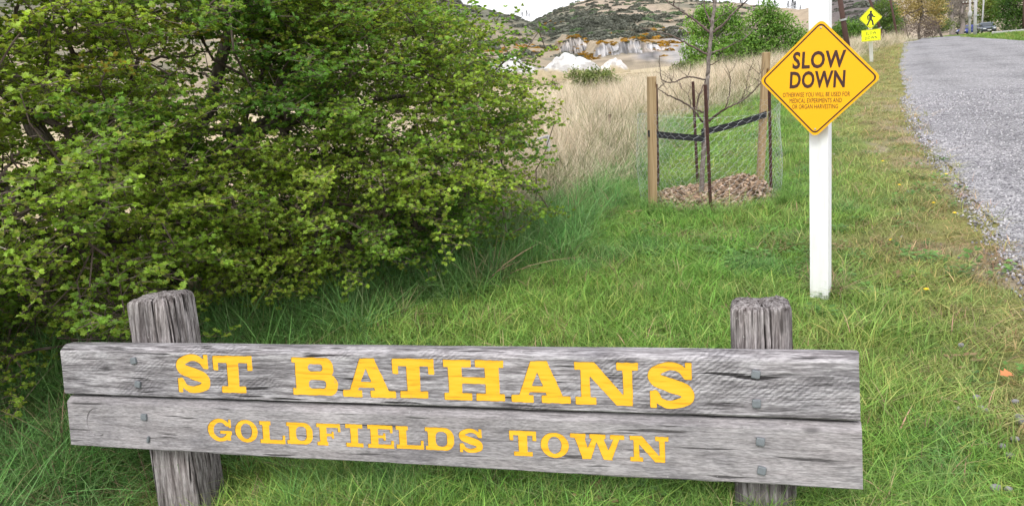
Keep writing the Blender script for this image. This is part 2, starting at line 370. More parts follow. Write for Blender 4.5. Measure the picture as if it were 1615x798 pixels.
# gravel road: a strip that widens into a side road on the right
def road():
    ys = np.r_[np.linspace(-25, 0, 12), np.geomspace(.3, 112, 420)]
    xl = xroad(ys) + (n2(ys, ys * 0, 2.2, 21) - .5) * .28 + (n2(ys, ys * 0, 9, 22, 2) - .5) * .13
    _R = np.array([(12, -25), (12, 10), (19, 24), (26.4, 38.8), (30, 47.4), (32.2, 52.8), (35.8, 60.2), (38.9, 64.5), (41.7, 68.5), (48, 79), (56, 96), (64, 120)])
    xr = np.interp(ys, _R[:, 1], _R[:, 0]) + (n2(ys, ys * 0 + 9, .6, 23) - .5) * .5
    k = 40; f = np.linspace(0, 1, k)
    f = f ** 1.6
    X = xl[:, None] * (1 - f) + xr[:, None] * f; Y = np.repeat(ys[:, None], k, 1)
    Z = height(X.ravel(), Y.ravel()).reshape(X.shape) + .012 + .03 * np.minimum(1, (X - xl[:, None]) / 1.5)
    n = len(ys); i = np.arange(n - 1)[:, None] * k; j = np.arange(k - 1)[None]
    Q = np.stack([i + j, i + j + 1, i + k + j + 1, i + k + j], -1).reshape(-1, 4)
    off = (X - xl[:, None]).ravel() * .9; yy = Y.ravel(); wn = n2(yy, off * .3, .5, 25, 3)
    tr = sum(np.exp(-((off - o_ + (wn - .5) * .5) / .32) ** 2) for o_ in (.95, 2.6, 3.9, 5.5)); pc = sstep(.62, .72, n2(X.ravel(), yy * .6, .8, 27, 4))
    g_ = 1 - .16 * np.clip(tr, 0, 1) * sstep(.3, .6, wn) - .22 * pc + .10 * np.exp(-(off / .35) ** 2)
    solo('road', (np.c_[X.ravel(), Y.ravel(), Z.ravel()], Q), M_ROAD, kind='structure', smooth=True, col=np.repeat(g_[:, None], 3, 1))
road()

# ------------------------------------------------------------------ hills
def sky_elev(pts):
    P = np.array([ray(*p) for p in pts]); az = np.arctan2(P[:, 0], P[:, 1]); el = np.arctan2(P[:, 2], np.hypot(P[:, 0], P[:, 1]))
    return az, el
def paint(c, px, py, cx, cy, rx, ry, colour, s=.8, nz=0):
    d = np.hypot((px - cx) / rx, (py - cy) / ry) + nz
    m = (sstep(1.25, .75, d) * s)[:, None]; return c + (np.asarray(colour) - c) * m
TAN, SCRUB, SCREE, CLIFF, GORSE = A(.30, .25, .185), A(.13, .135, .105), A(.33, .325, .34), A(.44, .31, .21), A(.36, .19, .03)
SCRUBPTS, GORSEPTS = [], []
def hill(name, sky_pts, rA, rB, seed, amp, rows=70, cols=420, azlim=(-80, 85), base_z=-1.5, left_el=.07, right_el=.06, painter=None, pw=1.0):
    a0, e0 = sky_elev(sky_pts)
    az = np.radians(np.linspace(azlim[0], azlim[1], cols))
    el = np.interp(az, np.r_[math.radians(azlim[0]), a0, math.radians(azlim[1])], np.r_[left_el, e0, right_el])
    el = el + (n2(az * 60, az * 0, 1, seed, 4) - .5) * .004
    t = np.r_[np.linspace(0, 1, rows), np.linspace(1.08, 1.9, 8)]
    rad = rA + (rB - rA) * t
    AZ, R = np.meshgrid(az, rad); TT = np.repeat(t[:, None], cols, 1); EL = np.repeat(el[None], len(t), 0)
    x, y = R * np.sin(AZ), R * np.cos(AZ)
    ztop = EYE + rB * np.tan(EL)
    prof = np.where(TT <= 1, np.clip(TT, 0, 1) ** pw, np.clip(1 - (TT - 1) * 1.2, -.2, 1))
    nz = fbm(np.stack([x / (rB * .09), y / (rB * .09), x * 0 + seed], -1), seed, 5) - .5
    rid = 1 - np.abs(2 * fbm(np.stack([x / (rB * .05), y / (rB * .09), x * 0], -1), seed + 40, 4) - 1)
    z = base_z - .3 + (ztop - base_z) * prof + (nz * 1.6 - (rid - .6) * .9) * amp * np.sin(np.pi * np.clip(TT, 0, 1)) ** .8
    V = np.c_[x.ravel(), y.ravel(), z.ravel()]; px, py, _ = pj(V)
    nn = fbm(V / (rB * .035), seed + 5, 5)
    c = painter(px, py, nn, V, TT.ravel())
    n = len(t); i = np.arange(n - 1)[:, None] * cols; j = np.arange(cols - 1)[None]
    Q = np.stack([i + j, i + cols + j, i + cols + j + 1, i + j + 1], -1).reshape(-1, 4)[:, ::-1]
    solo(name, (V, Q), M_HILL, kind='structure', col=np.clip(c, .01, .8), smooth=True)
    return V, px, py, nn, TT.ravel()
def gather(V, px, py, prob, n, out, size):
    ok = np.where((px > 500) & (px < 1420) & (py > -25))[0]
    p = prob[ok]; p = p / p.sum(); ids = rng.choice(ok, min(n, (p > 0).sum()), replace=False, p=p)
    for q in ids: out.append((V[q], rng.uniform(*size)))

def p_main(px, py, nn, V, t):
    c = TAN + (A(.36, .30, .235) - TAN) * np.clip((nn - .35) * 2.5, 0, 1)[:, None]
    w = (nn - .5) * 1.6
    c = c + (SCRUB - c) * (sstep(.50, .58, nn) * sstep(1260, 1150, px) * .75)[:, None]
    azv = np.arctan2(V[:, 0], V[:, 1]); st = fbm(np.stack([azv * 260, t * 5, t * 0], -1), 88, 4); st2 = fbm(np.stack([azv * 240, t * 34, t * 0 + 4], -1), 91, 5)
    c = paint(c, px, py, 900, 40, 75, 20, SCRUB, .9, w); c = paint(c, px, py, 870, 58, 45, 12, SCRUB, .9, w)
    c = paint(c, px, py, 960, 55, 60, 9, SCRUB, .8, w); c = paint(c, px, py, 1010, 62, 40, 7, GORSE, .55, w * 1.5)
    c = paint(c, px, py, 975, 4, 55, 14, A(.36, .29, .23), .8, w); c = paint(c, px, py, 1010, 22, 40, 8, A(.33, .27, .22), .7, w)
    c = paint(c, px, py, 910, 68, 28, 12, A(.36, .33, .32), .9, w)
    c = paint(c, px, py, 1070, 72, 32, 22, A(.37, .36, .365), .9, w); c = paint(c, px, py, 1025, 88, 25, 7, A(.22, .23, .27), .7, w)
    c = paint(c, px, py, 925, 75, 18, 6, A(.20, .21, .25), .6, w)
    scr = (np.exp(-(((px - 1010) / 75) ** 2 + ((py - 82) / 17) ** 2) ** 2) * (.35 + .65 * sstep(.42, .6, st)))[:, None]; c = c * (1 - scr * .6 * sstep(.42, .6, st2)[:, None]); c = c + (A(.36, .31, .25) - c) * (scr * sstep(.48, .40, st2)[:, None] * .7); c = c + (A(.16, .15, .12) - c) * (scr * sstep(.60, .66, st2)[:, None] * .9)  # gully shade painted into the scree as dark streaks, with tan patches between
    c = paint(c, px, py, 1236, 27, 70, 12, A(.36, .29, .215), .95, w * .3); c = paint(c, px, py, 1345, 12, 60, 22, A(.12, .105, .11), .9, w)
    return c
Vm, px, py, nn, tt = hill('hills', [(500, 60), (640, 70), (760, 62), (800, 46), (845, 33), (872, 18), (905, 4), (930, -2), (990, -7), (1060, -4), (1120, 2), (1200, 10), (1238, 13), (1262, 15), (1276, 11), (1312, -12), (1350, -22), (1420, -30)],
                          128, 620, 31, 7, painter=p_main, base_z=-2.4)
dk = np.exp(-(((px - 895) / 80) ** 2 + ((py - 40) / 22) ** 2)) * 1.6 + np.exp(-(((px - 960) / 65) ** 2 + ((py - 54) / 9) ** 2)) + .22 * (nn > .5) * (px < 1200) + .12 * (py < 60) * (px < 1190) + .2 * (px > 1300)
dk = dk * (tt <= 1.0) * (py > -15) * np.where((py > 66) & (px > 900), .05, 1) * (np.abs(px - 1237) > 40)
gather(Vm, px, py, dk, 1500, SCRUBPTS, (1.1, 3.0))
gr_ = (np.exp(-(((px - 1010) / 32) ** 2 + ((py - 62) / 6) ** 2)) + .8 * np.exp(-(((px - 925) / 22) ** 2 + ((py - 78) / 10) ** 2)) + .6 * np.exp(-(((px - 872) / 9) ** 2 + ((py - 38) / 3) ** 2)) + .3 * np.exp(-(((px - 1040) / 25) ** 2 + ((py - 66) / 12) ** 2))) * (tt <= 1)
gather(Vm, px, py, gr_, 120, GORSEPTS, (.6, 1.6))

def p_spur(px, py, nn, V, t):
    c = TAN + (A(.36, .30, .22) - TAN) * np.clip((nn - .4) * 2.5, 0, 1)[:, None]; w = (nn - .5) * 1.2
    c = c + (SCRUB - c) * (sstep(.35, .75, t + w * .4) * .9)[:, None]
    c = c + (SCRUB - c) * (sstep(.56, .62, nn) * .7)[:, None]
    return c
Vs, px, py, nn, tt = hill('hill_spur', [(300, -40), (560, -30), (650, -14), (700, -6), (730, 5), (770, 14), (815, 27), (850, 37), (880, 52), (905, 66), (940, 84), (960, 96)],
                          112, 330, 57, 3.5, base_z=-2.4, cols=300, azlim=(-80, 12), right_el=-.03, painter=p_spur)
gather(Vs, px, py, (.15 + sstep(.5, .9, tt)) * (tt <= 1) * (px < 890), 420, SCRUBPTS, (1.0, 2.3))
gather(Vs, px, py, (np.exp(-(((px - 800) / 50) ** 2 + ((py - 80) / 8) ** 2)) + .02) * (tt <= .6) * (px < 900), 60, GORSEPTS, (.6, 1.2))

# white clay mounds left by the diggings
def mound(cx, base_y, wpx, hpx, d, seed, colour, grey, steep=1.0, skew=0., name='clay_mound'):
    g = at(cx, base_y, d); W = wpx * d / FPX; tz = at(cx, base_y - hpx, d)[2]; g[2] = min(g[2], hgt1(g[0], g[1])) if d < 150 else g[2]; H = tz - g[2]; D = W * .8
    n = 64; u = np.linspace(-1, 1, n); U, Vv = np.meshgrid(u, u)
    x = g[0] + U * W / 2; y = g[1] + Vv * D / 2
    rr = np.hypot(U - skew * (1 - np.abs(U)), Vv); nz = fbm(np.stack([U * 2.2, Vv * 2.2, U * 0 + seed], -1), seed, 5)
    rid = 1 - np.abs(2 * fbm(np.stack([U * 5, Vv * 2, U * 0 + seed], -1), seed + 9, 4) - 1)
    f = np.clip(1 - rr ** 1.3 + (nz - .5) * .5, 0, 1) ** (.85 / steep)
    z = g[2] - .35 + (H + .35) * np.clip(f * (1.08 - .16 * rid), 0, 1.1)
    c = np.asarray(colour) * np.ones((n * n, 3)); m = np.maximum(sstep(.48, .64, fbm(np.stack([U * 4, Vv * 4, U * 0], -1), seed + 3, 4)), sstep(.3, .02, f) * .8).ravel()
    c = c + (np.asarray(grey) - c) * (m * .8)[:, None]; _, ppy, _d = pj(np.c_[x.ravel(), y.ravel(), z.ravel()]); c = c + (A(.40, .335, .22) - c) * sstep(-3, 3, ppy - base_y - 2 + (nz.ravel() - .5) * 18 + (x.ravel() < g[0] - W * .1) * -4)[:, None]
    i = np.arange(n - 1)[:, None] * n; j = np.arange(n - 1)[None]
    Q = np.stack([i + j, i + j + 1, i + n + j + 1, i + n + j], -1).reshape(-1, 4)
    solo(name, (np.c_[x.ravel(), y.ravel(), z.ravel()], Q), M_CLAY, kind='structure', col=c, smooth=True)
WHT, GRY = A(.58, .575, .56), A(.36, .34, .32)
mound(903, 106, 122, 23, 108, 3, WHT, GRY, 1.3, -.25)
mound(966, 104, 60, 12, 115, 5, A(.62, .58, .55), GRY, 1.2, .1)
mound(800, 113, 130, 29, 104, 8, WHT, GRY, 1.2, .1)
mound(735, 116, 90, 30, 118, 9, WHT, GRY, 1.2, 0)
mound(850, 112, 60, 9, 98, 12, GRY, TAN, 1, 0)
mound(1056, 50, 46, 19, 260, 14, CLIFF, A(.36, .26, .2), 2.6, 0, 'clay_cliff')
mound(1024, 46, 24, 12, 265, 15, A(.38, .29, .23), CLIFF, 2., 0, 'clay_cliff')
mound(943, 58, 18, 7, 240, 16, A(.45, .40, .35), TAN, 1.5, 0, 'clay_mound')
SCR2, DRK = A(.37, .365, .375), A(.15, .148, .16)
def cliff(cx, base_y, wpx, hpx, d, seed, face=SCR2, cap=TAN, lean=.55):
    """eroded bank: fluted steep face, broken rim and a top that runs back into the hill"""
    g = at(cx, base_y, d); W = wpx * d / FPX; tz = at(cx, base_y - hpx, d)[2]; g[2] = min(g[2], -1.5); H = (tz - g[2]) * 1.25; nu, nv = 150, 46; u = np.linspace(-1, 1, nu); t = np.linspace(0, 1, nv); U, T_ = np.meshgrid(u, t)
    z3 = lambda a, b, sd_: fbm(np.stack([U * a + seed, T_ * b, U * 0 + sd_], -1), seed + sd_, 5)
    top = (np.clip(1 - np.abs(u) ** 3.2, 0, 1) ** .7 * (.62 + .75 * (fbm(np.stack([u * 3 + seed, u * 0, u * 0], -1), seed, 4) - .25)))[None]
    fl = 1 - np.abs(2 * z3(7, .7, 1) - 1); fl2 = z3(22, 2.2, 2); rise = np.clip(T_ / .68, 0, 1)
    y = g[1] + H * (lean * 2.4 * T_ - (fl - .6) * .9 * np.sin(np.pi * np.clip(T_ * 1.2, 0, 1)) - (fl2 - .5) * .5) + np.clip(T_ - .68, 0, 1) * H * 9; x = g[0] + U * W / 2 + (z3(3, 2, 3) - .5) * H * .2
    z = g[2] - .8 + (H + .8) * top * (rise ** .8) * (1 + .12 * (fl2 - .5)) + np.clip(T_ - .68, 0, 1) * H * .5
    c = np.asarray(face) * np.ones((nv, nu, 3)); st = z3(16, 1.1, 5)[..., None]; pt = z3(4, 2.5, 6)[..., None]
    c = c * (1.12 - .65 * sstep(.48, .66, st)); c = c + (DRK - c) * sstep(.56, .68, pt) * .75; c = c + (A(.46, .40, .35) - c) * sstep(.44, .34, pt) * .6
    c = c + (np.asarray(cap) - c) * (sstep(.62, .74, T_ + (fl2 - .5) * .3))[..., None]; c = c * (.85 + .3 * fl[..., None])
    i = np.arange(nv - 1)[:, None] * nu; j = np.arange(nu - 1)[None]; V = np.c_[x.ravel(), y.ravel(), z.ravel()]
    solo('clay_cliff', (V, np.stack([i + j, i + j + 1, i + nu + j + 1, i + nu + j], -1).reshape(-1, 4)), M_HILL, kind='structure', col=np.clip(c.reshape(-1, 3), .02, .7), smooth=True)
    rim = np.where((np.abs(T_ - .72).ravel() < .07) & (np.abs(U).ravel() < .9))[0]
    for q_ in rng.choice(rim, 34): (GORSEPTS if rng.random() < .6 else SCRUBPTS).append((V[q_] + A(0, 0, .15), rng.uniform(.35, 1.0)))
    fc = np.where((T_.ravel() < .55) & (T_.ravel() > .1) & (np.abs(U).ravel() < .85))[0]
    for q_ in rng.choice(fc, 16): (GORSEPTS if rng.random() < .5 else SCRUBPTS).append((V[q_] + A(0, -.1, .05), rng.uniform(.25, .6)))
cliff(1004, 101, 150, 36, 160, 31)
cliff(1082, 99, 84, 44, 185, 37, A(.39, .385, .39))
cliff(915, 92, 84, 30, 178, 41, A(.41, .385, .37))
cliff(985, 74, 120, 14, 260, 45, A(.42, .36, .30), SCRUB)
mound(1180, 46, 70, 17, 200, 18, A(.40, .33, .28), TAN, 1.5, 0, 'clay_cliff')

# ------------------------------------------------------------------ scattering (grass, chips, scrub): one object each, instances of a few small meshes
def scatter(name, pts, rot, scl, col, variants, idx=None):
    me = bpy.data.meshes.new(name); n = len(pts)
    me.vertices.add(n); me.vertices.foreach_set('co', np.ascontiguousarray(pts, np.float32).ravel())
    if idx is None: idx = rng.integers(0, len(variants), n)
    for nm, ty, dat in (('rot', 'FLOAT_VECTOR', rot), ('scl', 'FLOAT_VECTOR', scl)):
        a = me.attributes.new(nm, ty, 'POINT'); a.data.foreach_set('vector', np.ascontiguousarray(dat, np.float32).ravel())
    a = me.attributes.new('idx', 'INT', 'POINT'); a.data.foreach_set('value', np.ascontiguousarray(idx, np.int32))
    a = me.attributes.new('col', 'FLOAT_COLOR', 'POINT'); a.data.foreach_set('color', np.ascontiguousarray(np.c_[np.clip(col, 0.003, .8), np.ones(n)], np.float32).ravel())
    me.update()
    o = link(name, me); tag(o, kind='stuff')
    g = bpy.data.node_groups.new(name, 'GeometryNodeTree')
    g.interface.new_socket('Geometry', in_out='INPUT', socket_type='NodeSocketGeometry'); g.interface.new_socket('Geometry', in_out='OUTPUT', socket_type='NodeSocketGeometry')
    N = g.nodes; gi, go = N.new('NodeGroupInput'), N.new('NodeGroupOutput')
    jn = N.new('GeometryNodeJoinGeometry')
    for v in reversed(variants):
        oi = N.new('GeometryNodeObjectInfo'); oi.inputs['Object'].default_value = v
        ti = N.new('GeometryNodeGeometryToInstance'); g.links.new(oi.outputs['Geometry'], ti.inputs[0]); g.links.new(ti.outputs[0], jn.inputs[0])
    ip = N.new('GeometryNodeInstanceOnPoints'); g.links.new(gi.outputs[0], ip.inputs['Points']); g.links.new(jn.outputs[0], ip.inputs['Instance'])
    ip.inputs['Pick Instance'].default_value = True
    def at_(nm, ty):
        q = N.new('GeometryNodeInputNamedAttribute'); q.data_type = ty; q.inputs['Name'].default_value = nm; return q.outputs['Attribute']
    g.links.new(at_('idx', 'INT'), ip.inputs['Instance Index']); g.links.new(at_('scl', 'FLOAT_VECTOR'), ip.inputs['Scale'])
    er = N.new('FunctionNodeEulerToRotation'); g.links.new(at_('rot', 'FLOAT_VECTOR'), er.inputs[0]); g.links.new(er.outputs[0], ip.inputs['Rotation'])
    g.links.new(ip.outputs[0], go.inputs[0])
    md = o.modifiers.new('scatter', 'NODES'); md.node_group = g
    return o
def source(name, V, T, mat, col=None, bv=None):
    me = raw_mesh(name, V, T, True)
    if col is not None: setcol(me, col)
    if bv is not None: setcol(me, bv, 'bv')
    me.materials.append(mat)
    return bpy.data.objects.new(name, me)
def blades(nb, spread, hlo, hhi, wd, lean, bend, ns=3, dry=.1, seed=0):
    """one tuft of grass blades: curved, tapered ribbons"""
    q = np.random.default_rng(seed); t = np.linspace(0, 1, ns + 1)
    ang = q.uniform(0, 2 * math.pi, nb); rad = spread * np.sqrt(q.random(nb)); bx, by = rad * np.cos(ang), rad * np.sin(ang)
    h = q.uniform(hlo, hhi, nb); dr = q.uniform(0, 2 * math.pi, nb); ln = np.abs(q.normal(0, lean, nb)); bd = np.abs(q.normal(bend, bend * .5, nb))
    hor = h[:, None] * (ln[:, None] * t + bd[:, None] * t ** 2); zz = h[:, None] * (t - .35 * bd[:, None] * t ** 2.2)
    fa = dr + q.normal(math.pi / 2, .5, nb); wv = wd * q.uniform(.6, 1.3, nb)[:, None] * (1 - t ** 1.7) * .5
    X = bx[:, None] + hor * np.cos(dr)[:, None]; Y = by[:, None] + hor * np.sin(dr)[:, None]
    Lf = np.stack([X - wv * np.cos(fa)[:, None], Y - wv * np.sin(fa)[:, None], zz], -1); Rg = np.stack([X + wv * np.cos(fa)[:, None], Y + wv * np.sin(fa)[:, None], zz], -1)
    m = ns * 2 + 1; V = np.zeros((nb, m, 3)); V[:, 0:2 * ns:2] = Lf[:, :ns]; V[:, 1:2 * ns:2] = Rg[:, :ns]; V[:, -1] = Lf[:, -1]
    f = []
    for i in range(ns - 1): f += [(2 * i, 2 * i + 1, 2 * i + 3), (2 * i, 2 * i + 3, 2 * i + 2)]
    f.append((2 * ns - 2, 2 * ns - 1, 2 * ns))
    T = (np.arange(nb)[:, None, None] * m + np.array(f)[None]).reshape(-1, 3)
    b = q.uniform(.55, 1.35, nb)[:, None] * np.ones((nb, 3)); d = q.random(nb) < dry
    b[d] = q.uniform(.8, 1.2, d.sum())[:, None] * A(1.75, 1.2, 1.7)
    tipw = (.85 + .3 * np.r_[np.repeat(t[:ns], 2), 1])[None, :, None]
    return V.reshape(-1, 3), T, (b[:, None, :] * tipw).reshape(-1, 3)
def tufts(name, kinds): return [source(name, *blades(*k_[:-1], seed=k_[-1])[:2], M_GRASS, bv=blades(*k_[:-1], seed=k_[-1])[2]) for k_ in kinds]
def polar(n, a0, a1, ra, rb, p=1.6):
    az = np.radians(rng.uniform(a0, a1, n)); r = (ra ** (2 - p) + rng.random(n) * (rb ** (2 - p) - ra ** (2 - p))) ** (1 / (2 - p))
    return r * np.sin(az), r * np.cos(az), r
def place(x, y, s, sz=None, tilt=.12):
    n = len(x); rot = np.c_[rng.normal(0, tilt, n), rng.normal(0, tilt, n), rng.uniform(0, 6.28, n)]
    return np.c_[x, y, height(x, y) - .006], rot, np.c_[s, s, s if sz is None else sz]

def lawn():
    short = tufts('lawn_tuft', [(34, .085, .03, .085, .0042, .35, .5, 2, .10, 1), (30, .09, .03, .10, .0045, .5, .6, 2, .14, 2), (36, .08, .025, .07, .004, .4, .4, 2, .07, 3), (20, .09, .05, .13, .0045, .5, .8, 3, .1, 4)])
    x, y, r = polar(62000, -44, 46, 1.3, 62, 1.6)
    dr, straw, tall, verge, bare, nz, nz2 = zone(x, y)
    under = np.hypot((x + 2.9) / 2.2, (y - 5.7) / 1.5) < 1
    p = (1 - straw * .95) * (1 - .45 * bare) * (1 - .35 * verge) * np.where(under, .04, 1)
    k = (rng.random(len(x)) < p) & (dr > -.06 + (nz2 - .5) * .25)
    x, y, r, tall, verge, nz, nz2 = x[k], y[k], r[k], tall[k], verge[k], nz[k], nz2[k]
    s = (.8 + .05 * r) * rng.uniform(.75, 1.25, len(x)); sz = s * (1 + 1.0 * tall) * (1 - .45 * verge) * (.45 + 1.15 * nz2) * sstep(-2, 8, r + 6) * rng.uniform(.8, 1.3, len(x))
    sz = sz * (1 - .72 * (np.hypot((x - 1.70) / .8, (y - 3.95) / 1.5) < .2))
    c = grass_colour(x, y) * rng.uniform(.72, 1.3, (len(x), 1)) * (1 + rng.normal(0, .06, (len(x), 3)))
    dry = rng.random(len(x)) < .05 + .12 * verge; c[dry] = A(.36, .30, .16) * rng.uniform(.6, 1.1, (dry.sum(), 1))
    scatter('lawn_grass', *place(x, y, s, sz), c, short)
lawn()
def long_grass():
    lg = tufts('long_tuft', [(26, .07, .16, .36, .006, .35, .55, 4, .06, 11), (22, .08, .2, .42, .0065, .45, .7, 4, .08, 12), (18, .06, .14, .3, .0055, .5, .8, 4, .16, 13)])
    xs, ys = [], []
    x = rng.uniform(-5, 5, 60000); y = rng.uniform(1.5, 14, 60000)
    dr, straw, tall, verge, bare, nz, nz2 = zone(x, y)
    under = np.hypot((x + 2.9) / 2.3, (y - 5.9) / 1.5) < 1
    p = tall * .40 * sstep(.32, .55, nz) * np.where(under, .08, 1) + .0
    k = rng.random(len(x)) < p; xs.append(x[k]); ys.append(y[k])
    # grass growing up behind and under the wooden sign, thicker towards its left end
    u = rng.uniform(-.5, 3.3, 2600); q = rng.normal(.02, .3, 2600)
    x = -1.846 + u * .96 + q * .28 - .02; y = 2.80 - u * .281 + q * .95
    k = (rng.random(len(x)) < np.interp(u, [-.5, .6, 1.2, 3.3], [.45, .5, .26, .24])) & (q > -.02) & ~((u > .12) & (u < .85) & (q < .32)); xs.append(x[k]); ys.append(y[k])
    x, y = np.concatenate(xs), np.concatenate(ys)
    r = np.hypot(x, y); near = (r < 3.6) & (x > -1.9)
    s = rng.uniform(.7, 1.15, len(x)) * np.where(near, np.interp(x, [-2, -1, 1.5], [.72, .5, .42]), 1)
    c = TALLG * rng.uniform(.75, 1.5, (len(x), 1)) * (1 + rng.normal(0, .08, (len(x), 3)))
    c = c + (A(.19, .32, .075) - c) * np.where(near, np.interp(x, [-1.8, .5], [.1, .75]), .15 * rng.random(len(x)))[:, None]
    d = rng.random(len(x)) < np.where(near, .05, .07); c[d] = A(.42, .33, .2) * rng.uniform(.7, 1.1, (d.sum(), 1))
    scatter('long_grass', *place(x, y, s, s, .2), c, lg)
    # a ruff of tall grass round the foot of the white post and the stakes
    pts = [(1.80 + abs(rng.normal(.06, .05)), 4.22 + rng.normal(0, .06)) for _ in range(26)]
    for _ in range(150):
        a = rng.uniform(0, 6.28); pts.append((1.95 + .72 * math.cos(a) + rng.normal(0, .05), 7.15 + .66 * math.sin(a) + rng.normal(0, .05)))
    x, y = np.array(pts).T; s = rng.uniform(.45, .8, len(x)); c = A(.145, .27, .06) * rng.uniform(.8, 1.5, (len(x), 1)); c[:26:2] = A(.34, .28, .16)
    scatter('tufted_grass', *place(x, y, s, s * np.r_[np.full(26, .6), np.full(len(x) - 26, .75)], .2), c, lg)
long_grass()
def straw_grass():
    st = tufts('straw_tuft', [(30, .13, .35, .75, .006, .22, .28, 4, .0, 21), (26, .15, .3, .85, .006, .3, .4, 4, .0, 22), (34, .14, .25, .6, .0065, .45, .5, 4, .0, 23)])
    x, y, r = polar(26000, -16, 36, 6.2, 75, 1.35)
    dr, straw, tall, verge, bare, nz, nz2 = zone(x, y)
    dst = (xstraw(y) - x)
    p = straw * sstep(42, 14, dst) * (.35 + .65 * sstep(.35, .5, nz)); k = rng.random(len(x)) < p
    x, y, r, nz, nz2, dst = x[k], y[k], r[k], nz[k], nz2[k], dst[k]
    s = rng.uniform(.75, 1.2, len(x)) * (.85 + .012 * r); sz = s * np.interp(r, [5, 9, 20, 60], [.8, .95, .95, .85]) * (.6 + .8 * nz) * np.interp(dst, [0, 1, 10, 24], [.5, 1, .9, .3])
    c = STRAW * rng.uniform(.7, 1.25, (len(x), 1)) + 0; rd = np.clip((nz2 - .48) * 4, 0, 1)[:, None] * .6
    c = c + (A(.46, .31, .20) - c) * rd; g = rng.random(len(x)) < np.interp(dst, [0, 1.2, 4], [.45, .16, .06]); c[g] = A(.13, .17, .05) * rng.uniform(.7, 1.3, (g.sum(), 1))
    scatter('straw_grass', *place(x, y, s, sz, .16), c, st)
    # single pale seed stalks standing in the green grass
    sk = tufts('stalk', [(3, .04, .4, .75, .003, .25, .15, 4, .0, 31), (2, .03, .35, .7, .003, .5, .3, 4, .0, 32), (4, .06, .2, .5, .003, .7, .4, 4, 0, 33)])
    x = rng.uniform(-2.2, 1.6, 600); y = rng.uniform(2.6, 9, 600); z = zone(x, y); x *= 1; k = rng.random(600) < .012 + .30 * z[2] * sstep(.45, .6, z[5]); x, y = x[k], y[k]
    s = rng.uniform(.5, .95, len(x)); scatter('dry_stalks', *place(x, y, s, s, .2), A(.46, .37, .22) * rng.uniform(.6, 1.15, (len(x), 1)), sk)
straw_grass()
def weeds():
    vs = []
    for sd_ in (61, 62, 63):
        q = np.random.default_rng(sd_); n = 16; a = q.uniform(0, 6.28, n); r = q.uniform(.01, .07, n); P = np.stack([r * np.cos(a), r * np.sin(a), q.uniform(.015, .05, n)], -1); L = []
        for p, aa in zip(P, a):
            w_ = q.uniform(.008, .018); d = A(math.cos(aa), math.sin(aa), q.uniform(-.2, .5)); t_ = A(-math.sin(aa), math.cos(aa), 0); L.append((np.array([p - d * w_, p - t_ * w_ * .8 , p + d * w_, p + t_ * w_ * .8]), np.array([(0, 1, 2), (0, 2, 3)])))
        V, T = merge(L); vs.append(source('weed_rosette', V, T, M_GRASS, bv=np.repeat(q.uniform(.7, 1.3, n), 4)[:, None] * np.ones((1, 3))))
    x, y, r = polar(7000, -40, 44, 1.4, 12, 1.5); z = zone(x, y); k = (z[0] > .05) & (z[1] < .3) & (z[2] < .4) & (rng.random(len(x)) < sstep(.48, .64, n2(x, y, 1.1, 71)) * .9); x, y = x[k], y[k]
    s = rng.uniform(.6, 1.4, len(x)); c = A(.11, .22, .05) * rng.uniform(.7, 1.5, (len(x), 1)); d = rng.random(len(x)) < .12; c[d] = A(.28, .2, .1)
    scatter('lawn_weeds', *place(x, y, s, s), c, vs)
weeds()
def far_verge():
    vt = tufts('verge_tuft', [(34, .16, .05, .13, .012, .35, .5, 2, .1, 51), (30, .16, .05, .15, .012, .5, .6, 2, .1, 52)])
    x = rng.uniform(20, 75, 16000); y = rng.uniform(30, 110, 16000); _Rv = np.array([(19, 24), (26.4, 38.8), (30, 47.4), (32.2, 52.8), (35.8, 60.2), (38.9, 64.5), (41.7, 68.5), (48, 79), (56, 96), (64, 120)]); k = x > np.interp(y, _Rv[:, 1], _Rv[:, 0]) + .1; x, y = x[k], y[k]
    s = rng.uniform(1.2, 2.2, len(x)); c = A(.15, .26, .045) * rng.uniform(.7, 1.3, (len(x), 1)); d = rng.random(len(x)) < .15; c[d] = A(.28, .29, .08)
    scatter('verge_grass', *place(x, y, s, s * .8), c, vt)
    ts = tufts('tussock', [(30, .25, .12, .3, .02, .5, .5, 2, .0, 53), (26, .2, .1, .25, .02, .7, .6, 2, .0, 54)])
    az = np.radians(rng.uniform(-8, 22, 9000)); r = rng.uniform(18, 105, 9000); x, y = r * np.sin(az), r * np.cos(az); z = zone(x, y); k = (xstraw(y) - x > 3) & (rng.random(9000) < .15 + sstep(.42, .62, z[5])); x, y = x[k], y[k]
    s = rng.uniform(.6, 1.6, len(x)); c = A(.47, .39, .26) * rng.uniform(.6, 1.15, (len(x), 1)); d = rng.random(len(x)) < .12; c[d] = A(.22, .2, .1)
    scatter('paddock_tussocks', *place(x, y, s, s * .7), c, ts)
far_verge()
def dead_litter():
    # brown dead stems under the left end of the bush
    sk = tufts('dead_stem', [(8, .1, .2, .5, .006, 1.0, .5, 4, .0, 41), (9, .12, .15, .4, .006, 1.6, .4, 4, .0, 42)])
    x = rng.uniform(-2.9, -1.75, 190); y = rng.uniform(2.5, 4.2, 190); k = x < -1.75 - .1 * (y - 2.6); x, y = x[k], y[k]
    s = rng.uniform(.5, .95, len(x)); scatter('dead_stems', *place(x, y, s, s * .8, .3), A(.25, .2, .15) * rng.uniform(.5, 1.2, (len(x), 1)), sk)
dead_litter()
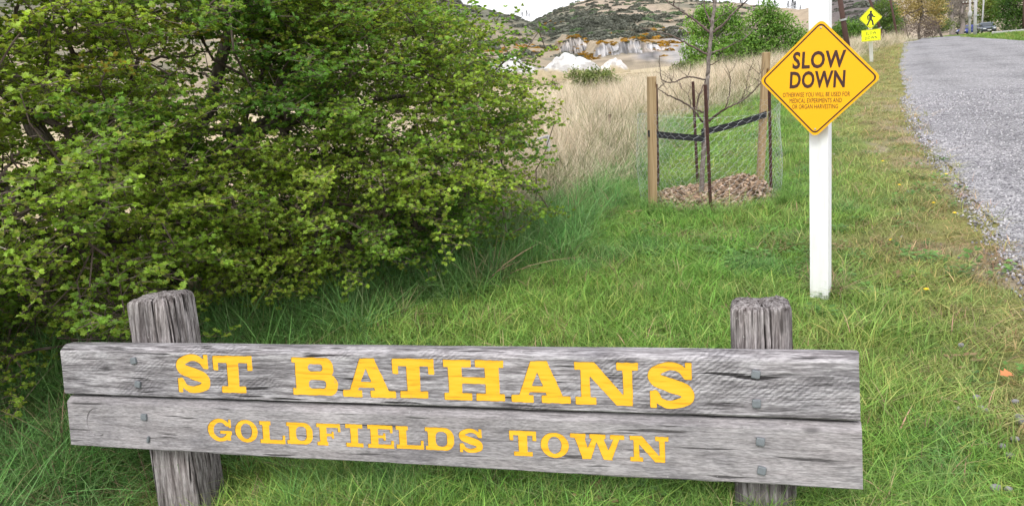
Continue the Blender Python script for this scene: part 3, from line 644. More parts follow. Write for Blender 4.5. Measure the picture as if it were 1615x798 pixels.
def chips():
    vs = []
    for s in range(4):
        V, T = lathe_blob((0, 0, 0), (1, .8, .6), 4, 6, s, .35, 1.2); vs.append(source('chip', V, T, M_CHIP))
    n = 15000; y = 1.6 + 14 * rng.random(n) ** 1.7; off = np.abs(rng.normal(0, 1, n)) ; side = rng.random(n) < .8
    x = xroad(y) + np.where(side, off * 1.6 - .05, -np.abs(rng.normal(0, .07, n)) - .01)
    s = rng.uniform(.004, .011, n) * (1 + .05 * y); pts = np.c_[x, y, height(x, y) + .012 + .03 * np.clip((x - xroad(y)) / 1.5, 0, 1) + s * .1]
    m = 1100; x2 = rng.uniform(1.0, 4.5, m); y2 = rng.uniform(1.7, 14, m); z = zone(x2, y2); k = (rng.random(m) < z[4] * .9 + .10 * z[3]) & (z[0] > 0); x2, y2 = x2[k], y2[k]
    s2 = rng.uniform(.006, .017, len(x2)); pts = np.r_[pts, np.c_[x2, y2, height(x2, y2) + s2 * .3]]; s = np.r_[s, s2]
    scatter('loose_gravel', pts, rng.uniform(0, 6.28, (len(s), 3)), np.c_[s, s, s], np.full((len(s), 3), .3), vs)
chips()

def leaf_blob(nl, r, size, seed, stems=0):
    q = np.random.default_rng(seed); d = nrm(q.normal(size=(nl, 3))); d[:, 2] = np.abs(d[:, 2]); lump = .75 + .5 * fbm(d * 2.2 + seed, seed, 3)
    P = d * (np.asarray(r) * (.55 + .45 * q.random((nl, 1)) ** .5)) * lump[:, None]
    a = nrm(q.normal(size=(nl, 3)) + d * .6); b = nrm(np.cross(a, q.normal(size=(nl, 3)))); s = size * q.uniform(.6, 1.3, (nl, 1))
    V = np.stack([P - a * s, P + b * s * .6, P + a * s, P - b * s * .6], 1).reshape(-1, 3)
    T = (np.arange(nl)[:, None, None] * 4 + np.array([(0, 1, 2), (0, 2, 3)])[None]).reshape(-1, 3)
    return V, T, np.repeat(q.uniform(.6, 1.4, nl), 4)[:, None] * np.ones((1, 3))
def scrub():
    vs = []
    for s in range(4):
        V, T, bv = leaf_blob(240, (1, 1, .9), .16, 60 + s); vs.append(source('scrub_clump', V, T, M_GRASS, bv=bv))
    P = np.array([p for p, s in SCRUBPTS]); S = np.array([s for p, s in SCRUBPTS]); n = len(P)
    c = A(.135, .142, .112) * rng.uniform(.7, 1.4, (n, 1)); g = rng.random(n) < .16; c[g] = A(.13, .19, .095) * rng.uniform(.8, 1.2, (g.sum(), 1))
    scatter('hill_scrub', P - A(0, 0, .3), np.c_[rng.normal(0, .1, (n, 2)), rng.uniform(0, 6.28, n)], S[:, None] * rng.uniform(.6, 1.5, (n, 3)) * A(1, 1, .55), c, vs)
    P = np.array([p for p, s in GORSEPTS]); S = np.array([s for p, s in GORSEPTS]); n = len(P)
    scatter('flowering_gorse', P - A(0, 0, .2), np.c_[rng.normal(0, .1, (n, 2)), rng.uniform(0, 6.28, n)], S[:, None] * A(1, 1, .6), A(.42, .23, .02) * rng.uniform(.6, 1.15, (n, 1)), vs)
scrub()

# ------------------------------------------------------------------ slab-serif letters as outlines (signed distance field -> contour)
def sd_box(X, Y, x0, y0, x1, y1, r=.03):
    qx = np.abs(X - (x0 + x1) / 2) - (x1 - x0) / 2 + r; qy = np.abs(Y - (y0 + y1) / 2) - (y1 - y0) / 2 + r
    return np.hypot(np.maximum(qx, 0), np.maximum(qy, 0)) + np.minimum(np.maximum(qx, qy), 0) - r
def sd_line(X, Y, pts, wd):
    out = np.full(X.shape, 9.); wd = np.broadcast_to(np.asarray(wd, float), (len(pts),))
    for (a, b, wa, wb) in zip(pts[:-1], pts[1:], wd[:-1], wd[1:]):
        dx, dy = b[0] - a[0], b[1] - a[1]; t = np.clip(((X - a[0]) * dx + (Y - a[1]) * dy) / (dx * dx + dy * dy + 1e-9), 0, 1)
        out = np.minimum(out, np.hypot(X - a[0] - t * dx, Y - a[1] - t * dy) - (wa + (wb - wa) * t) / 2)
    return out
def sd_quad(X, Y, p):                                        # convex polygon, counter-clockwise
    d = np.full(X.shape, -9.)
    for (a, b) in zip(p, p[1:] + p[:1]):
        ex, ey = b[0] - a[0], b[1] - a[1]; L = math.hypot(ex, ey); d = np.maximum(d, ((X - a[0]) * ey - (Y - a[1]) * ex) / L)
    return d
def sd_ell(X, Y, cx, cy, rx, ry): return (np.hypot((X - cx) / rx, (Y - cy) / ry) - 1) * min(rx, ry)
def spline(P, n=40):
    P = np.array(P, float); P = np.r_[2 * P[:1] - P[1:2], P, 2 * P[-1:] - P[-2:-1]]; out = []
    for i in range(1, len(P) - 2):
        t = np.linspace(0, 1, n // (len(P) - 3) + 2)[:, None]; a, b, c, d = P[i - 1], P[i], P[i + 1], P[i + 2]
        out.append(.5 * (2 * b + (c - a) * t + (2 * a - 5 * b + 4 * c - d) * t ** 2 + (3 * b - a - 3 * c + d) * t ** 3))
    return np.concatenate(out)
def glyph(ch, a, bold=1.0):
    """height 1, width a; returns field on a grid"""
    n = 110; xs = np.linspace(-.08, a + .08, int(n * (a + .16)) + 2); ys = np.linspace(-.08, 1.08, int(n * 1.16)); X, Y = np.meshgrid(xs, ys)
    u = lambda *l: np.minimum.reduce(l); cut = lambda p, q: np.maximum(p, -q)
    B = lambda x0, y0, x1, y1, r=.03: sd_box(X, Y, x0, y0, x1, y1, r); s, st = .19 * bold, .365 * bold
    if ch == 'S':
        c = spline([(a - .12, .70), (a * .74, .86), (a * .46, .915), (a * .16, .80), (a * .15, .63), (a * .5, .50), (a * .84, .38), (a * .86, .20), (a * .54, .085), (a * .26, .14), (.12, .32)])
        w = np.interp(np.linspace(0, 1, len(c)), [0, .2, .35, .5, .65, .8, 1], [.16, .19, .27, .33, .28, .19, .16]) * bold
        f = u(sd_line(X, Y, c, w), B(a - .15, .62, a - .0, 1.), B(.0, .0, .15, .38))
    elif ch == 'T':
        m = a / 2; f = u(B(0, .80, a, 1), B(0, .60, .17 * bold, 1), B(a - .17 * bold, .60, a, 1), B(m - st / 2, .05, m + st / 2, .95), B(m - .38, 0, m + .38, s))
    elif ch == 'B':
        o = u(B(.1, .46, a * .92, 1, .24), B(.1, 0, a, .56, .26), B(.1, 0, .4, 1), B(0, .85, .45, 1), B(0, 0, .45, s))
        f = cut(cut(o, B(.13 + st, .64, a * .92 - .33, .82, .08)), B(.13 + st, .185, a - .35, .40, .09))
    elif ch == 'A':
        m = a * .48; L = sd_quad(X, Y, [(.15, .05), (.37, .05), (m + .09, 1), (m - .19, 1)]); R = sd_quad(X, Y, [(a - .52, .05), (a - .12, .05), (m + .21, 1), (m - .15, 1)])
        f = u(L, R, np.maximum(B(.2, .25, a - .25, .41, .01), np.maximum(0, 0) + sd_quad(X, Y, [(.1, 0), (a - .1, 0), (m + .15, 1), (m - .1, 1)])), B(0, 0, .55, s), B(a - .70, 0, a, s), B(m - .19, .84, m + .22, 1))
    elif ch == 'H':
        g = .045; f = u(B(.12, .03, .12 + st, .97), B(a - .12 - st, .03, a - .12, .97), B(.2, .41, a - .2, .58), *[B(x0, y0, x1, y1) for x0, x1 in ((0, a / 2 - g), (a / 2 + g, a)) for y0, y1 in ((0, s), (1 - s, 1))])
    elif ch == 'N':
        f = u(B(.14, .03, .14 + st * .62, .97), B(a - .14 - st * .62, .03, a - .14, .97), sd_quad(X, Y, [(a - .52, 0), (a - .14, 0), (.47, 1), (.04, 1)]), B(0, 1 - s, .42, 1), B(0, 0, .5, s), B(a - .5, 1 - s, a, 1))
    elif ch == 'O':
        f = cut(sd_ell(X, Y, a / 2, .5, a / 2, .5), sd_ell(X, Y, a / 2, .5, a / 2 - .30 * bold, .5 - .18 * bold))
    elif ch == 'G':
        o = cut(sd_ell(X, Y, a * .5, .5, a * .5, .5), sd_ell(X, Y, a * .52, .5, a * .5 - .29 * bold, .5 - .18 * bold))
        o = cut(o, B(a * .62, .42, a + .1, .66, .0)); f = u(o, B(a * .50, .34, a, .49), B(a - .30, .06, a - .07, .45), B(a - .17, .60, a - .03, .98))
    elif ch == 'L':
        f = u(B(.14, .03, .14 + st, .97), B(0, 1 - s, .58, 1), B(0, 0, a, s), B(a - .14, 0, a, .40))
    elif ch == 'D':
        o = u(B(.12, 0, a, 1, .44), B(.12, 0, .5, 1), B(0, 1 - s, .5, 1), B(0, 0, .5, s)); f = cut(o, B(.13 + st, s, a - .33, 1 - s, .2))
    elif ch == 'F':
        f = u(B(.14, .03, .14 + st, .97), B(0, 1 - s, a, 1), B(a - .14, .62, a, 1), B(0, 0, .56, s), B(.3, .42, a * .72, .56), B(a * .62, .33, a * .72, .66))
    elif ch == 'E':
        f = u(B(.14, .03, .14 + st, .97), B(0, 1 - s, a - .03, 1), B(a - .17, .66, a - .03, 1), B(0, 0, a, s), B(a - .14, 0, a, .36), B(.3, .43, a * .7, .57), B(a * .6, .34, a * .7, .66))
    elif ch == 'I':
        m = a / 2; f = u(B(m - st / 2, .03, m + st / 2, .97), B(0, 0, a, s), B(0, 1 - s, a, 1))
    elif ch == 'W':
        m = a / 2; q = lambda x0, x1, x2, x3: sd_quad(X, Y, [(x0, 0), (x1, 0), (x3, .97), (x2, .97)])
        f = u(q(a * .22, a * .39, .13, .13 + st * 1.1), q(a * .22, a * .38, m - .13, m + .09), q(a * .61, a * .78, m - .14, m + .2), q(a * .61, a * .76, a - .36, a - .13), B(0, 1 - s, .62, 1), B(m - .30, 1 - s, m + .34, 1), B(a - .55, 1 - s, a, 1))
    f = f + (fbm(np.stack([X * 9, Y * 9, X * 0 + ord(ch)], -1), 3, 2) - .5) * .020        # routed by hand: slightly wavy edges
    return xs, ys, f
def contours(xs, ys, f):
    S = {}; nx, ny = len(xs), len(ys); ins = f < 0
    def P(e):
        (i, j), (k_, l) = e; a, b = f[j, i], f[l, k_]; t = a / (a - b)
        return (xs[i] + t * (xs[k_] - xs[i]), ys[j] + t * (ys[l] - ys[j]))
    for j in range(ny - 1):
        for i in range(nx - 1):
            c = (ins[j, i], ins[j, i + 1], ins[j + 1, i + 1], ins[j + 1, i])
            if all(c) or not any(c): continue
            co = [(i, j), (i + 1, j), (i + 1, j + 1), (i, j + 1)]; en, ex = [], []
            for q in range(4):
                a, b = q, (q + 1) % 4
                if c[a] != c[b]:
                    e = (min(co[a], co[b]), max(co[a], co[b])); (ex if c[a] else en).append(e)
            for q in range(len(en)): S[ex[q]] = en[q]
    loops = []
    while S:
        k0 = next(iter(S)); lp = [k0]; nxt = S.pop(k0)
        while nxt != k0 and nxt in S: lp.append(nxt); nxt = S.pop(nxt)
        p = np.array([P(e) for e in lp])
        if len(p) > 12: loops.append(p[::2])
    return loops
def outline_mesh(loops, z0, z1, name='outline'):
    """filled extruded outline between z0 and z1 in its own XY plane (closed solid)"""
    cu = bpy.data.curves.new(name, 'CURVE'); cu.dimensions = '2D'; cu.fill_mode = 'BOTH'; cu.extrude = (z1 - z0) / 2
    for p in loops:
        s = cu.splines.new('POLY'); s.points.add(len(p) - 1); s.use_cyclic_u = True
        s.points.foreach_set('co', np.c_[p, np.zeros(len(p)), np.ones(len(p))].astype(np.float32).ravel())
    o = bpy.data.objects.new(name, cu); COL.objects.link(o)
    me = bpy.data.meshes.new_from_object(o.evaluated_get(bpy.context.evaluated_depsgraph_get()))
    bpy.data.objects.remove(o); bm = bmesh.new(); bm.from_mesh(me); bmesh.ops.remove_doubles(bm, verts=bm.verts, dist=1e-6)
    bmesh.ops.triangulate(bm, faces=bm.faces); bmesh.ops.recalc_face_normals(bm, faces=bm.faces); bm.verts.index_update()
    V = np.array([v.co[:] for v in bm.verts]); T = np.array([[v.index for v in f.verts] for f in bm.faces]); bm.free(); bpy.data.meshes.remove(me)
    V[:, 2] += (z0 + z1) / 2
    return V, T

# ------------------------------------------------------------------ the big weathered timber sign
BO, BX, BD, BI = A(-1.846, 2.916, .528), A(.960, -.281, .011), A(-.042, -.18, -.983), A(.279, .943, -.184)
BX = nrm(BX); BD = nrm(BD - BX * (BD @ BX)); BI = np.cross(BX, BD); BI = BI if BI @ A(.279, .943, -.184) > 0 else -BI
BL = 2.965
def bw(u, v, w_):                                             # board coordinates: along, down, into -> world
    u, v, w_ = np.broadcast_arrays(u, v, w_); return BO + u[..., None] * BX + v[..., None] * BD + w_[..., None] * BI
def to_local(o, root):                                        # board parts keep the sign's own axes, so that the grain runs with the timber
    pass
def wooden_sign():
    base = bw(1.5, .55, .12); base[2] = 0
    root = thing('wooden_sign', 'weathered grey timber town sign with yellow routed lettering on two posts', 'town sign', base)
    R3 = Matrix([[BX[i], BI[i], -BD[i]] for i in range(3)]).to_4x4(); Mw = Matrix.Translation(Vector(BO)) @ R3
    Ml = Matrix.Translation(-Vector(base)) @ Mw                # local x along, y into, z up
    def sub(name, V, T, mat, parent, smooth=False, label=None, kind=None):
        o = link(name, raw_mesh(name, V, T, smooth), mat); o.parent = parent
        if parent is root: o.matrix_basis = Ml
        return tag(o, label, None, None, kind)
    def board_mesh(v0, v1, seed, l0=0., l1=BL):
        n = 110; us = np.linspace(l0, l1, n); th = .072
        prof = [(0, -v1 + .004), (0, -v0 - .026), (.004, -v0 - .017), (.021, -v0 - .002), (.026, -v0), (th - .006, -v0), (th, -v0 - .006), (th, -v1 + .006), (th - .006, -v1), (.004, -v1)]
        V = []
        for i, uu in enumerate(us):
            for k_, (y, z) in enumerate(prof):
                e = np.array([[uu * 3, k_ * .7, seed]]); f = np.array([[uu * 17, k_ * 2.1, seed]])
                dz = (noise(e, seed)[0] - .5) * .004 + (noise(f, seed + 1)[0] - .5) * (.0028 if k_ in (2, 3, 4, 9, 0) else .001)
                edge = (noise(np.array([[z * 40, y * 40, seed + uu]]), 4)[0] - .5) * .006 if i in (0, n - 1) else 0
                V.append((uu + edge, y + (dz * .5 if k_ in (2, 3) else 0), z + dz))
        m = len(prof); F = []
        for i in range(n - 1):
            for k_ in range(m): F.append((i * m + k_, i * m + (k_ + 1) % m, (i + 1) * m + (k_ + 1) % m, (i + 1) * m + k_))
        F += [tuple(range(m))[::-1], tuple((n - 1) * m + k_ for k_ in range(m))]
        bm = bmesh.new(); vs = [bm.verts.new(v) for v in V]; [bm.faces.new([vs[i] for i in f]) for f in F]
        bmesh.ops.recalc_face_normals(bm, faces=bm.faces); bmesh.ops.triangulate(bm, faces=bm.faces)
        me = bpy.data.meshes.new('board'); bm.to_mesh(me); bm.free(); return me
    upper = [('S', .5502, .6935, .030, .1785), ('T', .713, .8861, .0325, .175), ('B', 1.0503, 1.2366, .0345, .174), ('A', 1.2537, 1.4619, .0345, .1765), ('T', 1.4512, 1.6102, .033, .174), ('H', 1.6426, 1.8617, .0345, .176),
             ('A', 1.8837, 2.0877, .0345, .177), ('N', 2.1023, 2.3121, .0355, .178), ('S', 2.3451, 2.4793, .033, .1815)]
    lower = [('G', .6687, .7775, .2745, .3645), ('O', .7898, .8892, .275, .363), ('L', .897, 1.0051, .2766, .3625), ('D', 1.0115, 1.1212, .277, .3600), ('F', 1.1365, 1.2346, .2765, .3597), ('I', 1.2536, 1.3231, .2745, .3595),
             ('E', 1.3404, 1.4431, .274, .3592), ('L', 1.4514, 1.5567, .274, .3565), ('D', 1.5623, 1.671, .274, .3563), ('S', 1.6893, 1.7724, .274, .3585), ('T', 1.8692, 1.9645, .273, .3613), ('O', 1.9774, 2.0748, .275, .362),
             ('W', 2.0789, 2.2593, .2745, .3605), ('N', 2.2754, 2.4006, .274, .36)]
    DEP = .006
    for nm, v0, v1, letters, mat, seed, ll in (('board', 0., .2, upper, M_BOARD, 3, (0, BL)), ('board', .2105, .412, lower, M_BOARD_LOW, 8, (.008, BL + .006))):
        me = board_mesh(v0, v1, seed, *ll); bo = bpy.data.objects.new('board_raw', me); COL.objects.link(bo); cuts, fills = [], []
        for ch, ua, ub, va, vb in letters:
            h = vb - va; xs, ys, f = glyph(ch, (ub - ua) / h, 1.0 if nm == 'board' else .9)
            lp = [np.c_[ua + p[:, 0] * h, -vb + p[:, 1] * h] for p in contours(xs, ys, f)]
            lq = [np.c_[ua + p[:, 0] * h, -vb + p[:, 1] * h] for p in contours(xs, ys, f + .006 / h * .12)]
            Vc, Tc = outline_mesh(lp, -DEP, .02); Vf, Tf = outline_mesh(lq, -DEP - .004, -.0022)
            sw = lambda V: np.c_[V[:, 0], -V[:, 2], V[:, 1]]     # outline z (towards the viewer) -> board -y
            cuts.append((sw(Vc), Tc[:, ::-1])); fills.append((ch, sw(Vf), Tf))
        cu = bpy.data.objects.new('cutter', raw_mesh('cutter', *merge(cuts))); COL.objects.link(cu)
        bm = bmesh.new(); bm.from_mesh(cu.data); bmesh.ops.recalc_face_normals(bm, faces=bm.faces); bm.to_mesh(cu.data); bm.free()
        if seed == 8:                                            # an old routed ring at the left end of the lower board
            a = np.radians(np.linspace(70, 300, 26)); rr = tube(np.c_[.152 + .050 * np.cos(a), a * 0 - .0005, -.312 + .056 * np.sin(a)], .0042, 6)
            c2 = bpy.data.objects.new('cutter', raw_mesh('cutter', *rr)); COL.objects.link(c2)
            md = bo.modifiers.new('ring', 'BOOLEAN'); md.object = c2; md.operation = 'DIFFERENCE'; md.solver = 'EXACT'
        md = bo.modifiers.new('cut', 'BOOLEAN'); md.object = cu; md.operation = 'DIFFERENCE'; md.solver = 'EXACT'
        dm = bpy.data.meshes.new_from_object(bo.evaluated_get(bpy.context.evaluated_depsgraph_get()))
        for q in [x for x in COL.objects if x.name.startswith(('cutter', 'board_raw'))]: bpy.data.objects.remove(q)
        dm.name = 'board'; dm.materials.clear(); b = link('board', dm, mat); b.parent = root; b.matrix_basis = Ml
        tag(b, 'upper weathered board reading ST BATHANS' if seed == 3 else 'lower weathered board reading GOLDFIELDS TOWN')
        for ch, V, T in fills: sub('letter', V, T, M_YELLOW, b)
        for (u_, v_) in (((.356, .057), (.368, .15), (2.67, .065), (2.67, .156)) if seed == 3 else ((.384, .28), (.396, .369), (2.679, .275), (2.681, .366))):
            slim = (u_, v_) == (.396, .369); s = .0142
            V, T = bev(box((0, 0, 0), s * (.35 if slim else .92), .006, s * .92), .004, 2)
            ca, sa = math.cos(.2 * math.sin(u_ * 99 + v_ * 77)), math.sin(.2 * math.sin(u_ * 99 + v_ * 77))
            V = np.c_[V[:, 0] * ca - V[:, 2] * sa, V[:, 1], V[:, 0] * sa + V[:, 2] * ca] + A(u_, -.004, -v_)
            sub('bolt', V, T, M_BOLT, b)
    # posts: eroded square timbers with drying cracks
    def post(uc, w_, dpt, vtop, vbot, seed, lean, notch):
        na, nr = 240, 110; ang = np.linspace(0, 2 * math.pi, na, endpoint=False)
        e = 9.; cx, cy = np.cos(ang), np.sin(ang); rs = (np.abs(cx) ** e + np.abs(cy) ** e) ** (-1 / e)
        ox, oy = cx * rs * w_ / 2, cy * rs * dpt / 2; zs = np.linspace(-vbot, -vtop, nr); V = []
        cr = [(np.random.default_rng(seed).uniform(0, 6.28), np.random.default_rng(seed + q).uniform(.3, 1)) for q in range(10)]
        q = np.random.default_rng(seed); cracks = [(q.uniform(3.2, 6.6), q.uniform(.12, .8), q.uniform(.004, .013), q.uniform(.012, .035)) for _ in range(26)] + [(5.62, 2., .013, .022), (4.55, 2., .010, .02)]
        for z in zs:
            dt = (-vtop - z); P = np.stack([ox * 60, oy * 60, ox * 0 + z * 2.2 + seed], -1); g = (fbm(P, seed, 5) - .5) * .009 + (noise(P * A(4, 4, .8), seed + 3) - .5) * .0035
            for (ca, ln, dep, wid) in cracks:
                dd = (ang - ca - .03 * math.sin(z * 9 + ca * 7) + math.pi) % (2 * math.pi) - math.pi
                g = g - dep * np.exp(-(dd / wid) ** 2) * (1 - min(1, dt / ln)) ** .6
            ero = .006 * math.exp(-dt / .012) * (.6 + noise(np.stack([ang * 3, ang * 0, ang * 0], -1), seed)) + .010 * math.exp(-dt / .005)
            k_ = 1 + (g - ero) / (w_ / 2)
            top = notch(ox, oy) * max(0, 1 - dt / .12)
            V.append(np.c_[ox * k_, oy * k_, z + top])
        rim = V[-1]
        for f in (.9, .72, .5, .28, .1):
            P = np.c_[rim[:, 0] * f, rim[:, 1] * f, rim[:, 2] * 0]; hh = notch(P[:, 0], P[:, 1])
            P[:, 2] = -vtop + hh + .008 * (1 - f) + (fbm(np.c_[P[:, :2] * 55, P[:, 2] + seed], seed + 2, 4) - .5) * .022; V.append(P)
        n = len(V); V = np.concatenate(V); V = np.r_[V, [[0, 0, -vtop + notch(0, 0)]]]
        i = np.arange(n - 1)[:, None] * na; j = np.arange(na)[None]; j2 = (j + 1) % na
        T = tris(np.stack([i + j, i + j2, i + na + j2, i + na + j], -1).reshape(-1, 4)); jj = np.arange(na)
        T = np.r_[T, np.stack([(n - 1) * na + jj, (n - 1) * na + (jj + 1) % na, jj * 0 + len(V) - 1], -1)]
        V[:, 0] += uc + (-.17 - V[:, 2]) * -lean * -1 if False else uc + (V[:, 2] + .0) * -lean
        V[:, 1] += .0725 + dpt / 2
        sub('post', V, T, M_POST, root)
    post(.372, .2, .19, -.178, .86, 5, .095, lambda x, y: .10 * (np.asarray(x) * .55 + np.asarray(y) * .9))
    post(2.694, .186, .19, -.135, .72, 12, .0, lambda x, y: -.004 * np.exp(-((np.asarray(x) + .0) / .04) ** 2) + .02 * np.asarray(x) + .05 * np.asarray(y))
wooden_sign()

# ------------------------------------------------------------------ hawthorn bush
def leaf_shape(simple=False):
    if simple:
        V = A((0, 0, 0), (.34, .34, .08), (.40, .66, .1), (0, 1, -.05), (-.34, .34, .08), (-.40, .66, .1), (0, .5, 0)).reshape(-1, 3)
        return V, np.array([(0, 1, 6), (1, 2, 6), (2, 3, 6), (0, 6, 4), (4, 6, 5), (5, 6, 3)])
    R = [(.15, .16, .03), (.42, .30, .10), (.25, .46, .05), (.47, .68, .12), (.2, .76, .04)]
    V = np.array([(0, 0, 0), (0, .45, -.02), (0, 1, -.10)] + R + [(-a, b, c) for a, b, c in R])
    h = [(0, 3, 1), (3, 4, 5), (3, 5, 1), (1, 5, 6), (1, 6, 7), (1, 7, 2)]
    return V, np.array(h + [(a if a < 3 else a + 5, c if c < 3 else c + 5, b if b < 3 else b + 5) for a, b, c in h])
LEAF_HI, LEAF_LO = leaf_shape(), leaf_shape(True)
def leaves(P, D, U, S, C, lo=False):
    """leaves at P pointing along D with upper face towards U, length S, colour C"""
    LV, LT = LEAF_LO if lo else LEAF_HI
    D = nrm(D); X = nrm(np.cross(D, U)); Z = np.cross(X, D)
    V = P[:, None] + S[:, None, None] * (LV[None, :, :1] * X[:, None] + LV[None, :, 1:2] * D[:, None] + LV[None, :, 2:] * Z[:, None])
    m = len(LV); T = (np.arange(len(P))[:, None, None] * m + LT[None]).reshape(-1, 3)
    return V.reshape(-1, 3), T, np.repeat(C, m, 0)
_O = np.array([(-80, 560), (-20, 585), (0, 640), (12, 690), (30, 735), (50, 765), (80, 795), (130, 832), (170, 856), (200, 862), (240, 842), (280, 830), (315, 822), (345, 765), (375, 690), (400, 625), (430, 560), (455, 520), (475, 485), (530, 462), (545, 430), (546, 90), (640, 88), (665, 40), (690, 5), (720, -60)], float)
def outline(py): return np.interp(py, _O[:, 0], _O[:, 1])
def bush():
    q = np.random.default_rng(21)
    root = thing('hawthorn_bush', 'big spreading green hawthorn bush filling the left side behind the town sign', 'bush', (-2.6, 5.4, 0))
    lobes = [((-2.9, 5.5, 1.5), (2.6, 1.9, 1.9), 860), ((-2.4, 5.2, 2.2), (1.6, 1.2, .6), 200), (tuple(at(285, 55, 5.0)), (.7, .6, .45), 110), (tuple(at(390, 200, 6.8)), (1.3, .4, .8), 170), ((-3.9, 6.2, 1.3), (1.7, .6, 1.2), 200), ((-2.2, 6.9, 1.5), (1.6, .5, 1.0), 200), ((-3.0, 5.9, 2.25), (1.7, .8, .5), 150), (tuple(at(30, 270, 5.2)), (.7, .5, .7), 90), ((-1.15, 5.75, 1.15), (1.65, 1.35, 1.05), 620), ((-2.55, 3.75, 1.0), (1.0, .75, 1.15), 300), ((-3.4, 4.5, 1.9), (1.5, 1.2, 1.3), 240), ((-1.2, 5.0, .75), (.95, .75, .65), 170), ((-.75, 5.75, 1.65), (1.05, .9, .6), 230)]
    P, O = [], []
    for c, r, n in lobes:
        d = nrm(q.normal(size=(n * 2, 3))); rad = (.45 + .55 * q.random((n * 2, 1)) ** .6); p = np.array(c) + d * rad * np.array(r)
        P.append(p[:n * 2]); O.append(nrm(d / np.array(r)))
    P, O = np.concatenate(P), np.concatenate(O)
    k = (P[:, 2] > .12) & (P[:, 2] < 3.6) & (q.random(len(P)) < np.where(P[:, 2] > 3.0, .45, 1.)) & (q.random(len(P)) < np.where((P[:, 1] > 6.3) , .75, 1.))
    P, O = P[k], O[k]; px, py, d = pj(P); lim = outline(py)
    inside = np.array([max(1 - np.sum(((P - np.array(c)) / np.array(r)) ** 2, 1).min() * 0 - np.sum(((p - np.array(c)) / np.array(r)) ** 2) for c, r, n in lobes) for p in P])
    k = (px < lim - np.where(py > 60, 44, 24)) & (d > 2.4) & (inside < .66) & (q.random(len(P)) < .78)
    # a dark hollow under the canopy behind the left post, where the trunks show, and a slot further up
    hol = (np.hypot((px - 255) / 75, (py - 462) / 48) < 1) & (q.random(len(P)) < .93)
    hol |= (np.hypot((px - 400) / 75, (py - 205) / 34) < 1) & (d < 5.6) & (q.random(len(P)) < .8)
    hol |= (np.hypot((px - 345) / 45, (py - 355) / 22) < 1) & (d < 5.6) & (q.random(len(P)) < .75)
    k &= ~hol; P, O = P[k], O[k]
    # tips that reach out of the crown towards the grass
    ext = [(700, 2, 5.6), (728, 8, 5.7), (850, 50, 5.9), (790, 62, 5.9), (862, 82, 6.0), (838, 150, 5.9), (862, 175, 5.9), (874, 195, 5.95), (858, 245, 6.), (846, 300, 5.9), (866, 330, 5.85), (800, 372, 5.6), (835, 352, 5.75), (880, 338, 5.95), (845, 322, 6.0), (820, 210, 5.9), (835, 110, 5.9), (805, 90, 5.8), (735, 392, 5.4), (650, 430, 5.1), (560, 20, 5.4), (640, 30, 5.7), (760, 40, 5.8)]
    E_ = np.array([at(*e) for e in ext])
    # trunks and main limbs
    tr = [[(-2.72, 5.35, -.1), (-2.70, 5.3, .3), (-2.85, 5.25, .75), (-3.05, 5.1, 1.3), (-3.1, 5.0, 2.0), (-3.0, 4.9, 2.7)],
          [(-2.50, 5.45, -.1), (-2.45, 5.42, .4), (-2.30, 5.4, .9), (-2.0, 5.4, 1.35), (-1.75, 5.4, 1.9), (-1.6, 5.5, 2.4)],
          [(-2.62, 5.3, .25), (-2.95, 5.0, .55), (-3.3, 4.5, .95), (-3.5, 4.0, 1.5), (-3.4, 3.7, 2.)],
          [(-2.38, 5.42, .65), (-1.95, 5.38, 1.02), (-1.5, 5.35, 1.18), (-1.05, 5.5, 1.25), (-.5, 5.7, 1.3)],
          [(-2.55, 5.4, .1), (-1.9, 5.1, .32), (-1.35, 4.9, .35), (-.85, 5.0, .38), (-.4, 5.2, .47), (.05, 5.5, .6)],
          [(-2.7, 5.3, .3), (-2.6, 4.8, .65), (-2.5, 4.2, .95), (-2.5, 3.7, 1.1), (-2.45, 3.4, 1.2)],
          [(-2.45, 5.45, .5), (-2.1, 6.0, .9), (-1.6, 6.4, 1.3), (-1.0, 6.5, 1.5)], [(-2.9, 5.2, .9), (-3.4, 5.6, 1.4), (-3.9, 5.9, 2.0)]]
    rad0 = [.085, .075, .05, .045, .032, .038, .04, .04]; nodes, par, rads = [], [], []
    for pl, ra in zip(tr, rad0):
        s = spline(pl, 26); s = s + (fbm(s * 5, 4, 2)[:, None] - .5) * .06; rr = np.linspace(ra, ra * .32, len(s)); rr[:3] *= 1.12
        part('trunk' if ra > .06 else 'limb', tube(s, rr * (1 + .25 * (fbm(s * 9, 8, 2) - .5)), 10), M_BARK, root, smooth=True)
        nodes.append(s)
    N0 = np.concatenate(nodes); n0 = len(N0)
    allP = np.r_[E_, P]; allO = np.r_[nrm(E_ - A(-1.6, 5.5, 1.0)), O]; order = np.argsort(np.linalg.norm(allP - A(-2.3, 5.3, .9), axis=1)); isext = np.r_[np.ones(len(E_), bool), np.zeros(len(P), bool)]
    allP, allO, isext = allP[order], allO[order], isext[order]
    NP = np.zeros((n0 + len(allP) * 4, 3)); NP[:n0] = N0; plen = np.zeros(len(NP)); plen[:n0] = np.linalg.norm(N0 - N0[0], axis=1) * .3; par = np.full(len(NP), -1); cnt = n0; leafnode = []
    for p in allP:
        dd = np.linalg.norm(NP[:cnt] - p, axis=1); b = int(np.argmin(dd + .28 * plen[:cnt] + .0)); L = dd[b]; st = max(1, min(3, int(L / .14))); prev = b
        for t in np.arange(1, st + 1) / st:
            mid = NP[b] + (p - NP[b]) * t; mid = mid + (q.normal(0, .025, 3) if t < 1 else 0) + A(0, 0, -.10 * L * t * (1 - t)); NP[cnt] = mid; par[cnt] = prev; plen[cnt] = plen[prev] + L / st; prev = cnt; cnt += 1
        leafnode.append(prev)
    wgt = np.zeros(cnt); wgt[leafnode] = 1
